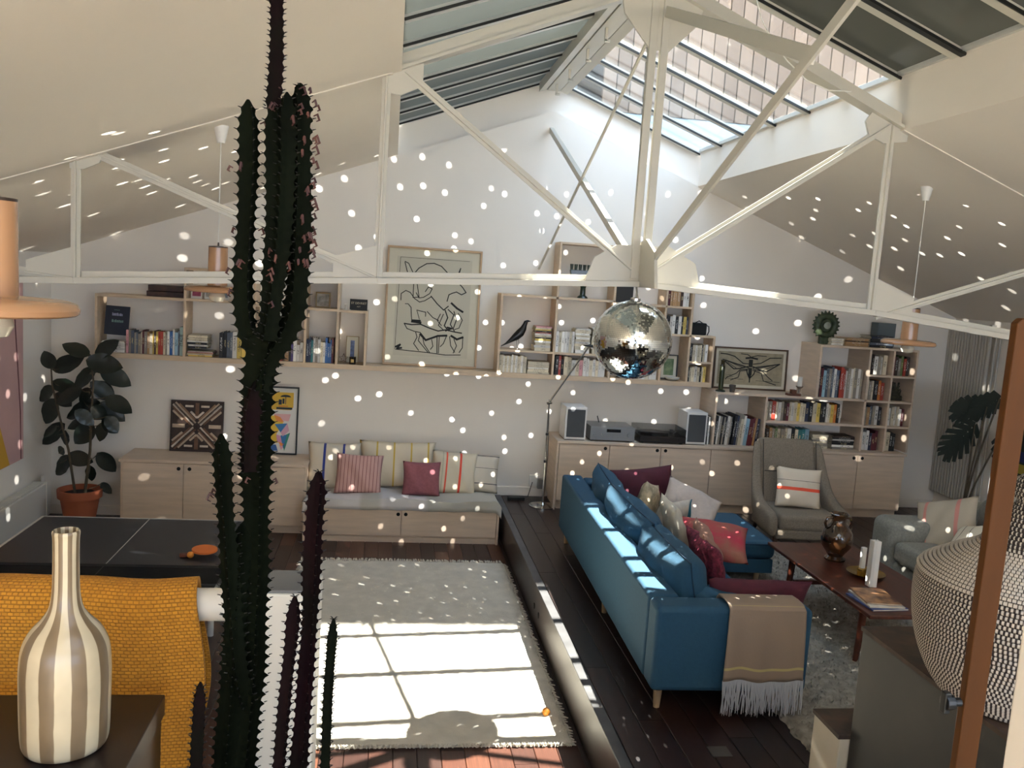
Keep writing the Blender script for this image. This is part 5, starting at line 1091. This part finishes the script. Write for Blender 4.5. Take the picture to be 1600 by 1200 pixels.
# things on the far sofa side and floor
magazine('open pale magazine lying on the far arm of the blue sofa', 1.98, 6.98, .875, .22, .28, .006, .3, MG[2], None)
solo('red_toy', 'tiny red object on the far arm of the blue sofa', 'toy', MB().lathe([(.012, .875), (.018, .885), (.012, .90), (.003, .91)], 10, c=(1.80, 6.95, 0)), mat('toy_red', 'b8462e', .5), smooth=True)

# ------------------------------------------------------------ the gallery in the foreground
struct('gallery_floor', MB().box(-3.1, 1.45, -3.0, 1.80, .86, 1.0), mat('gallery_boards', 'd2c0a6', .5, noise=.12, nscale=3))
dt = thing('dark_side_table', 'dark brown side table under the striped bottle in the foreground', 'table', (-.7, 1.4, 1.0))
DT = mat('dark_wenge', '1b1310', .4, noise=.2, nscale=6)
part('tabletop', MB().box(-1.05, -.375, 1.22, 1.571, 1.66, 1.70), DT, dt, bevel=.002)
for x in (-1.03, -.405): part('side_panel', MB().box(x, x + .025, 1.23, 1.565, 1.0, 1.66), DT, dt)
vb = thing('striped_bottle_vase', 'ceramic bottle vase with cream and taupe vertical stripes in the left foreground', 'vase', (-.488, 1.40, 1.70))
n = 20; prof = [(.052, 0), (.062, .006), (.066, .03), (.0675, .10), (.067, .145), (.063, .175), (.052, .198), (.036, .216), (.025, .235), (.0205, .262), (.0195, .30), (.0195, .345), (.0205, .358), (.0175, .359), (.016, .33)]
sp_ = []
for i in range(len(prof) - 1):      # smooth the profile
    for k in range(4):
        f = k / 4; p0 = prof[max(i - 1, 0)]; p1 = prof[i]; p2 = prof[i + 1]; p3 = prof[min(i + 2, len(prof) - 1)]
        sp_.append(tuple(.5 * (2 * p1[c] + (p2[c] - p0[c]) * f + (2 * p0[c] - 5 * p1[c] + 4 * p2[c] - p3[c]) * f * f + (3 * p1[c] - p0[c] - 3 * p2[c] + p3[c]) * f ** 3) for c in (0, 1)))
sp_.append(prof[-1])
VM = bpy.data.materials.new('striped_ceramic'); VM.use_nodes = True
N = VM.node_tree.nodes; L = VM.node_tree.links; b = N['Principled BSDF']; b.inputs['Roughness'].default_value = .3; b.inputs['Coat Weight'].default_value = .15
tc = N.new('ShaderNodeTexCoord'); sx = N.new('ShaderNodeSeparateXYZ'); L.new(tc.outputs['Object'], sx.inputs[0])
at = N.new('ShaderNodeMath'); at.operation = 'ARCTAN2'; L.new(sx.outputs[1], at.inputs[0]); L.new(sx.outputs[0], at.inputs[1])
nz = N.new('ShaderNodeTexNoise'); nz.inputs['Scale'].default_value = 14; L.new(tc.outputs['Object'], nz.inputs['Vector'])
ma = N.new('ShaderNodeMath'); ma.operation = 'MULTIPLY_ADD'; L.new(nz.outputs[0], ma.inputs[0]); ma.inputs[1].default_value = .10; L.new(at.outputs[0], ma.inputs[2])
mu = N.new('ShaderNodeMath'); mu.operation = 'MULTIPLY_ADD'; L.new(ma.outputs[0], mu.inputs[0]); mu.inputs[1].default_value = 9.0 / (2 * PI); mu.inputs[2].default_value = .02
frc = N.new('ShaderNodeMath'); frc.operation = 'FRACT'; L.new(mu.outputs[0], frc.inputs[0])
rr = N.new('ShaderNodeValToRGB'); e = rr.color_ramp.elements; e[0].color = hexc('b5a98f'); e[0].position = .47; e[1].color = hexc('6b5a43'); e[1].position = .50
x_ = e.new(.965); x_.color = hexc('71604a'); x_ = e.new(.99); x_.color = hexc('b5a98f')
L.new(frc.outputs[0], rr.inputs[0])
n3 = N.new('ShaderNodeTexNoise'); n3.inputs['Scale'].default_value = 25; L.new(tc.outputs['Object'], n3.inputs['Vector'])
mx = N.new('ShaderNodeMix'); mx.data_type = 'RGBA'; mx.blend_type = 'MULTIPLY'; mx.inputs['Factor'].default_value = .25; L.new(rr.outputs[0], mx.inputs['A']); L.new(n3.outputs[0], mx.inputs['B']); L.new(mx.outputs['Result'], b.inputs['Base Color'])
part('body', MB().lathe(sp_, 64), VM, vb, local=True, smooth=True)

RLM = mat('rail_white', 'c4bfb4', .5)
gr = thing('gallery_rail', 'thick white round handrail joined to a square white post behind the cactus', 'railing', (-.17, 1.72, 1.0))
part('handrail', MB().tube([(-3.05, 1.70, 1.822), (-.20, 1.70, 1.822)], .032, 24), RLM, gr, smooth=True)
part('post', MB().box(-.235, -.112, 1.655, 1.775, 1.0, 1.862), RLM, gr, bevel=.004); part('post_cap', MB().box(-.228, -.118, 1.66, 1.775, 1.862, 1.868), mat('grey_cap', '5a5c5e', .5), gr)
for x in (-1.6, -2.9): part('post', MB().box(x - .02, x + .02, 1.68, 1.72, 1.0, 1.80), RLM, gr)
# mustard blanket over the rail
def bl_prof(s):
    R_ = .043
    if s < .32: return 1.70 + R_, 1.822 - .26 * (1 - s / .32)
    if s < .45: a = PI * (s - .32) / .13; return 1.70 + R_ * math.cos(a), 1.822 + R_ * math.sin(a)
    f = (s - .45) / .55; return 1.70 - R_ - .01 * f, 1.822 - .62 * f
def blf(u, v):
    y, z = bl_prof(v); x = -1.75 + (1.75 - .338) * u; k = max(0, v - .45) / .55
    return (x + (.012 * math.sin(v * 14) + .03 * k * (u > .9)) * (u ** 6), y - (.006 + .008 * math.sin(x * 11) * k + .004 * math.sin(x * 31 + v * 6)), z + .003 * math.sin(x * 17))
YM = bpy.data.materials.new('mustard_chunky_weave'); YM.use_nodes = True
N = YM.node_tree.nodes; L = YM.node_tree.links; b = N['Principled BSDF']; b.inputs['Roughness'].default_value = .95
tc = N.new('ShaderNodeTexCoord'); br = N.new('ShaderNodeTexBrick'); br.inputs['Scale'].default_value = 1.0; br.inputs['Brick Width'].default_value = .0105; br.inputs['Row Height'].default_value = .0062; br.inputs['Mortar Size'].default_value = .0012; br.inputs['Mortar Smooth'].default_value = .9
br.inputs['Color1'].default_value = hexc('b87e1d'); br.inputs['Color2'].default_value = hexc('a87018'); br.inputs['Mortar'].default_value = hexc('976417')
L.new(tc.outputs['UV'], br.inputs['Vector']); L.new(br.outputs['Color'], b.inputs['Base Color'])
bp = N.new('ShaderNodeBump'); bp.inputs['Strength'].default_value = .8; bp.inputs['Distance'].default_value = .003; bp.invert = True; L.new(br.outputs['Fac'], bp.inputs['Height']); L.new(bp.outputs[0], b.inputs['Normal'])
bk_ = part('weave', MB().grid(blf, 120, 90), YM, None, smooth=True)
nn_ = 91; uv = bk_.data.uv_layers.new()
for l in bk_.data.loops:
    i, j = divmod(l.vertex_index, nn_); uv.data[l.index].uv = (i / 120 * 1.41, j / 90 * 1.05)
bk_.name = 'mustard_blanket'; q = bk_.modifiers.new('t', 'SOLIDIFY'); q.thickness = .011; q.offset = 1
tag(bk_, 'mustard yellow chunky woven blanket hanging over the white handrail', 'blanket')

# ------------------------------------------------------------ euphorbia
CG = mat('dark_green_cactus_skin', '0b0f08', .65, col2='070905', nscale=7, bump=.2, bscale=40, spec=.02); CP = mat('dark_purple_cactus_tip', '12070a', .65, col2='0a0b07', nscale=9, spec=.02)
SPN = mat('black_spines', '0f0b0a', .6); RDL = mat('dried_red_leaf', '2c1015', .7, col2='4a2419', nscale=20)
cz = thing('cactus', 'tall dark ribbed cactus with toothed edges standing in the foreground', 'cactus', (-.20, 1.40, 1.0))
def catmull(P, n):
    out = []
    for i in range(len(P) - 1):
        p0 = P[max(i - 1, 0)]; p1 = P[i]; p2 = P[i + 1]; p3 = P[min(i + 2, len(P) - 1)]
        for k in range(n):
            f = k / n; out.append(.5 * (2 * p1 + (p2 - p0) * f + (2 * p0 - 5 * p1 + 4 * p2 - p3) * f * f + (3 * p1 - p0 - 3 * p2 + p3) * f ** 3))
    return out + [P[-1]]
spb = MB()
def stem(path, R, m, ribs=4, tooth=.0165, name='stem', top=True, seed=0, spines=True, phase=.4):
    r0 = random.Random(seed); P = catmull([Vector(p) for p in path], 30); s = [0]
    for a, b in zip(P, P[1:]): s.append(s[-1] + (b - a).length)
    L_ = s[-1]; N_ = int(L_ / .0033); rg = []; x = Vector((1, 0, 0)); k = 0; last = -1
    for i in range(N_ + 1):
        t = L_ * i / N_
        while k < len(s) - 2 and s[k + 1] < t: k += 1
        f = (t - s[k]) / max(1e-6, s[k + 1] - s[k]); c = P[k].lerp(P[k + 1], f); d = (P[k + 1] - P[k]).normalized()
        x = (x - d * x.dot(d)).normalized(); y = d.cross(x)
        end = min(1, max(0, L_ - t) / .035) ** .5 if top else 1; sw = 1 + .07 * math.sin(t * 14 + seed) + .05 * math.sin(t * 37 + seed * 2)
        fr = (t / tooth + seed * .3) % 1; tth = max(0, 1 - abs(fr - .5) * 3.2)
        q = []
        for j in range(ribs * 4):
            a = phase + 2 * PI * j / (ribs * 4); kk = j % 4
            rr_ = R * sw * ((.80 + .30 * tth) if kk == 0 else .62 if kk in (1, 3) else .50) * max(.12, end)
            q.append(c + (x * math.cos(a) + y * math.sin(a)) * rr_)
        rg.append(q)
        if spines and int(t / tooth + seed * .3 + .5) != last:
            last = int(t / tooth + seed * .3 + .5)
            for j in range(ribs):
                a = phase + 2 * PI * j / ribs
                for da in (-.22, .22):
                    n_ = (x * math.cos(a + da) + y * math.sin(a + da)); b0 = c + (x * math.cos(a) + y * math.sin(a)) * R * sw * 1.0 * max(.2, end)
                    spb.tube([b0, b0 + n_ * .0055 + d * .0015], [.0011, .0002], 4, False)
    part(name, MB().ring(rg), m, cz, smooth=True)
    return P
ST = [('stem', [(-.215, 1.40, 1.28), (-.213, 1.40, 1.50), (-.209, 1.4, 1.656), (-.202, 1.4, 1.792), (-.199, 1.4, 1.936), (-.198, 1.4, 2.045), (-.201, 1.4, 2.204), (-.201, 1.4, 2.308), (-.195, 1.4, 2.359), (-.191, 1.4, 2.41)], .027, CG),
      ('arm', [(-.19, 1.41, 2.325), (-.213, 1.41, 2.368), (-.226, 1.41, 2.408), (-.231, 1.41, 2.468), (-.229, 1.41, 2.557), (-.228, 1.41, 2.655), (-.231, 1.41, 2.746)], .0185, CG),
      ('stem', [(-.195, 1.4, 2.354), (-.189, 1.4, 2.43), (-.188, 1.4, 2.511), (-.187, 1.4, 2.609), (-.191, 1.4, 2.705), (-.192, 1.4, 2.742)], .0175, CG),
      ('stem', [(-.192, 1.4, 2.735), (-.190, 1.4, 2.785), (-.19, 1.4, 2.838), (-.192, 1.4, 2.893), (-.195, 1.4, 2.95), (-.195, 1.4, 3.02)], .0165, CP),
      ('arm', [(-.185, 1.38, 2.38), (-.178, 1.38, 2.44), (-.171, 1.38, 2.511), (-.167, 1.38, 2.609), (-.168, 1.38, 2.704), (-.170, 1.38, 2.757)], .017, CG),
      ('arm', [(-.198, 1.39, 2.30), (-.186, 1.39, 2.345), (-.163, 1.39, 2.387), (-.149, 1.39, 2.43), (-.145, 1.39, 2.493), (-.145, 1.39, 2.611), (-.149, 1.39, 2.707), (-.152, 1.39, 2.774)], .020, CG),
      ('arm', [(-.205, 1.39, 1.78), (-.216, 1.37, 1.851), (-.227, 1.37, 1.959), (-.235, 1.37, 2.043), (-.243, 1.37, 2.126), (-.251, 1.37, 2.231)], .0165, CG),
      ('stem', [(-.24, 1.39, 1.2), (-.236, 1.39, 1.60), (-.228, 1.385, 1.80), (-.222, 1.38, 1.95), (-.218, 1.39, 2.08)], .021, CG),
      ('stem', [(-.13, 1.38, 1.22), (-.122, 1.36, 1.50), (-.113, 1.36, 1.678), (-.108, 1.36, 1.812), (-.104, 1.36, 1.943), (-.104, 1.36, 2.06), (-.099, 1.36, 2.179)], .0165, CP),
      ('stem', [(-.16, 1.36, 1.22), (-.148, 1.33, 1.50), (-.141, 1.33, 1.697), (-.135, 1.33, 1.827), (-.129, 1.33, 1.913), (-.126, 1.33, 1.985)], .0135, CP),
      ('stem', [(-.10, 1.39, 1.25), (-.075, 1.38, 1.50), (-.071, 1.38, 1.666), (-.071, 1.38, 1.802), (-.067, 1.38, 1.928)], .0125, CG),
      ('stem', [(-.27, 1.36, 1.25), (-.273, 1.34, 1.50), (-.271, 1.34, 1.693), (-.269, 1.34, 1.769), (-.267, 1.34, 1.838)], .015, CP),
      ('stem', [(-.21, 1.385, 2.17), (-.208, 1.382, 2.25), (-.203, 1.385, 2.315)], .017, CP)]
for i, (nm, p_, R_, m_) in enumerate(ST): stem(p_, R_, m_, name=nm, seed=i, tooth=.0165 if R_ > .015 else .014, phase=.35 + .2 * i)
q = part('spines', spb, SPN, cz); q['kind'] = 'stuff'
lf = MB(); r0 = random.Random(8)
for (cx, cy, z0, z1, n_, R_) in ((-.150, 1.385, 2.50, 2.77, 34, .022), (-.170, 1.375, 2.70, 2.765, 8, .018), (-.229, 1.40, 2.45, 2.72, 10, .020), (-.205, 1.365, 2.42, 2.50, 5, .02), (-.17, 1.37, 2.45, 2.52, 5, .02), (-.190, 1.39, 2.13, 2.16, 4, .017), (-.246, 1.37, 2.12, 2.16, 3, .012)):
    for i in range(n_):
        a = r0.uniform(0, 2 * PI) if R_ != .022 else r0.uniform(-1.4, .6); z = r0.uniform(z0, z1); b0 = Vector((cx + R_ * math.cos(a), cy + R_ * math.sin(a), z)); o_ = Vector((math.cos(a), math.sin(a), 0)); l = r0.uniform(.008, .016)
        lf.tube([b0, b0 + o_ * l * .5 + Vector((0, 0, l * .3)), b0 + o_ * l * .8 + Vector((0, 0, -l * .4)), b0 + o_ * l * .4 + Vector((0, 0, -l * .6))], [.001, .0022, .002, .0008], 5)
q = part('curled_leaves', lf, RDL, cz); q['kind'] = 'stuff'
part('pot', MB().lathe([(.15, 0), (.19, .30), (.20, .30), (.20, .34), (.18, .34), (.17, .29)], 32, c=(-.18, 1.38, 1.0)), mat('dark_grey_pot', '3a3a3c', .7), cz, smooth=True)
part('soil', MB().lathe([(.001, .295), (.172, .29)], 24, c=(-.18, 1.38, 1.0), cap=False), _m['dark_soil'], cz)

# ------------------------------------------------------------ stair boxes, basket and wooden frame at right
SG = mat('blackened_steel', '2e2b27', .55, .2, noise=.18, nscale=4); RT = mat('mottled_rust_brown', '4a3627', .7, col2='30241c', nscale=14, bump=.3, bscale=30)
b1 = thing('stair_box', 'large grey steel box with a mottled brown top under the woven basket', 'box', (2.2, 2.1, .3))
part('body', MB().box(1.655, 2.9, 1.62, 2.625, .30, 1.385), SG, b1, bevel=.003); part('top', MB().box(1.65, 2.91, 1.61, 2.63, 1.385, 1.40), RT, b1, bevel=.001)
b2 = thing('stair_box', 'smaller cream box with a mottled brown top just beyond the steel box', 'box', (2.2, 2.73, .3))
part('body', MB().box(1.622, 2.9, 2.632, 2.815, .30, .985), mat('cream_box_side', 'b3a893', .6, noise=.06), b2, bevel=.003); part('top', MB().box(1.617, 2.9, 2.632, 2.82, .985, 1.0), RT, b2)
bs = thing('woven_basket', 'large brown and white coiled basket with a tall knobbed lid', 'basket', (1.815, 2.12, 1.40))
BM = bpy.data.materials.new('coiled_brown_white_weave'); BM.use_nodes = True
N = BM.node_tree.nodes; L = BM.node_tree.links; b = N['Principled BSDF']; b.inputs['Roughness'].default_value = .7
tc = N.new('ShaderNodeTexCoord'); sx = N.new('ShaderNodeSeparateXYZ'); L.new(tc.outputs['UV'], sx.inputs[0])
def mth(op, a, c):
    n_ = N.new('ShaderNodeMath'); n_.operation = op
    for i, v in enumerate((a, c)):
        if isinstance(v, (int, float)): n_.inputs[i].default_value = v
        else: L.new(v, n_.inputs[i])
    return n_.outputs[0]
row_ = mth('FLOOR', sx.outputs[1], 0); off = mth('MULTIPLY', row_, .5)
fr_ = mth('FRACT', mth('ADD', mth('MULTIPLY', sx.outputs[0], 1), off), 0)
wh = N.new('ShaderNodeMapRange'); L.new(sx.outputs[1], wh.inputs[0]); wh.inputs[1].default_value = 29; wh.inputs[2].default_value = 30; wh.inputs[3].default_value = .52; wh.inputs[4].default_value = .80
wh2 = N.new('ShaderNodeMapRange'); L.new(sx.outputs[1], wh2.inputs[0]); wh2.inputs[1].default_value = 44; wh2.inputs[2].default_value = 46; wh2.inputs[3].default_value = 1; wh2.inputs[4].default_value = .45
vf = mth('FRACT', sx.outputs[1], 0)
f_ = mth('MULTIPLY', mth('LESS_THAN', fr_, mth('MULTIPLY', wh.outputs[0], wh2.outputs[0])), mth('LESS_THAN', mth('ABSOLUTE', mth('SUBTRACT', vf, .5), 0), .34))
mx = N.new('ShaderNodeMix'); mx.data_type = 'RGBA'; L.new(f_, mx.inputs['Factor']); mx.inputs['A'].default_value = hexc('2a1c16'); mx.inputs['B'].default_value = hexc('b9ae9f'); L.new(mx.outputs['Result'], b.inputs['Base Color'])
def coils(prof, nper, name, i0):
    """profile resampled so that every coil is a rounded bead; uv = stitches, coil number"""
    P = catmull([Vector((r, 0, z)) for r, z in prof], 12); s = [0]
    for a, c in zip(P, P[1:]): s.append(s[-1] + (c - a).length)
    pitch = .0125; n_ = int(s[-1] / pitch); na = 144; sub = 5; rg = []; vv = []; k = 0
    for i in range(n_ * sub + 1):
        t = s[-1] * i / (n_ * sub)
        while k < len(s) - 2 and s[k + 1] < t: k += 1
        f = (t - s[k]) / max(1e-6, s[k + 1] - s[k]); c = P[k].lerp(P[k + 1], f); d = (P[k + 1] - P[k]).normalized(); nrm = Vector((d.z, 0, -d.x))
        c = c + nrm * .006 * abs(math.sin(PI * i / sub)) ** .7
        rg.append([Vector((max(.001, c.x) * math.cos(2 * PI * j / na), max(.001, c.x) * math.sin(2 * PI * j / na), c.z)) for j in range(na + 1)]); vv.append((i / sub, c.x))
    mb = MB(); mb.ring(rg, False, False, closed_u=False)
    o = part(name, mb, BM, bs, local=True, smooth=True); uv = o.data.uv_layers.new()
    for p_ in o.data.polygons:
        ii = min(v // (na + 1) for v in p_.vertices)
        for li in p_.loop_indices:
            v = o.data.loops[li].vertex_index; i, j = divmod(v, na + 1); cn = ii // sub
            rad = max(.02, vv[min(len(vv) - 1, cn * sub + 2)][1]); ns = round(2 * PI * rad / .0115)
            uv.data[li].uv = (j / na * ns, i0 + cn + .1 + .8 * ((i - cn * sub) / sub))
    return o
coils([(.001, .003), (.16, .003), (.205, .03), (.245, .10), (.270, .18), (.281, .26), (.280, .325), (.272, .345)], 0, 'basket_body', -50)
coils([(.280, .347), (.27, .362), (.235, .385), (.185, .415), (.14, .44), (.11, .47), (.09, .51), (.075, .54), (.052, .565), (.045, .578), (.055, .592), (.062, .612), (.055, .635), (.035, .650), (.002, .658)], 0, 'lid', 30)
OW = mat('orange_brown_varnished_wood', '4b2a0b', .6, noise=.1, nscale=4, stretch=(4, 4, .8), spec=.2)
wf_ = thing('wooden_stand', 'orange brown upright wooden stand with rounded top and black knob before the basket', 'stand', (1.3, 1.5, 1.0))
part('stile', MB().prism([(1.176, 1.0), (1.222, 1.0), (1.226, 2.478), (1.222, 2.49), (1.190, 2.49), (1.180, 2.48)], 'y', 1.49, 1.51), OW, wf_, bevel=.003)
part('crossboard', MB().box(1.222, 1.62, 1.495, 1.515, 2.275, 2.49), OW, wf_, bevel=.003); part('stile', MB().box(1.60, 1.645, 1.49, 1.51, 1.0, 2.49), OW, wf_, bevel=.003)
part('rear_leg', MB().beam((1.232, 1.54, 1.0), (1.232, 1.53, 1.72), .035, .02), mat('dark_brown_wood', '5a3016', .45), wf_, bevel=.003)
part('knob', MB().tube([(1.176, 1.50, 1.714), (1.155, 1.50, 1.714)], .009, 12).tube([(1.158, 1.50, 1.714), (1.140, 1.50, 1.714)], .016, 12).box(1.136, 1.15, 1.492, 1.508, 1.692, 1.736), mat('black_plastic_knob', '101010', .35), wf_, bevel=.002)
part('peg_hole', MB().lathe([(.006, 0), (.006, .001)], 14, M=Matrix.Translation((1.232, 1.4945, 2.355)) @ Matrix.Rotation(PI / 2, 4, 'X')), DKHOLE, wf_)
struct('trim_2', MB().box(.773, .95, .80, .90, 1.0, 2.30), mat('white_newel_paint', 'cfc9bf', .6), bevel=.004)
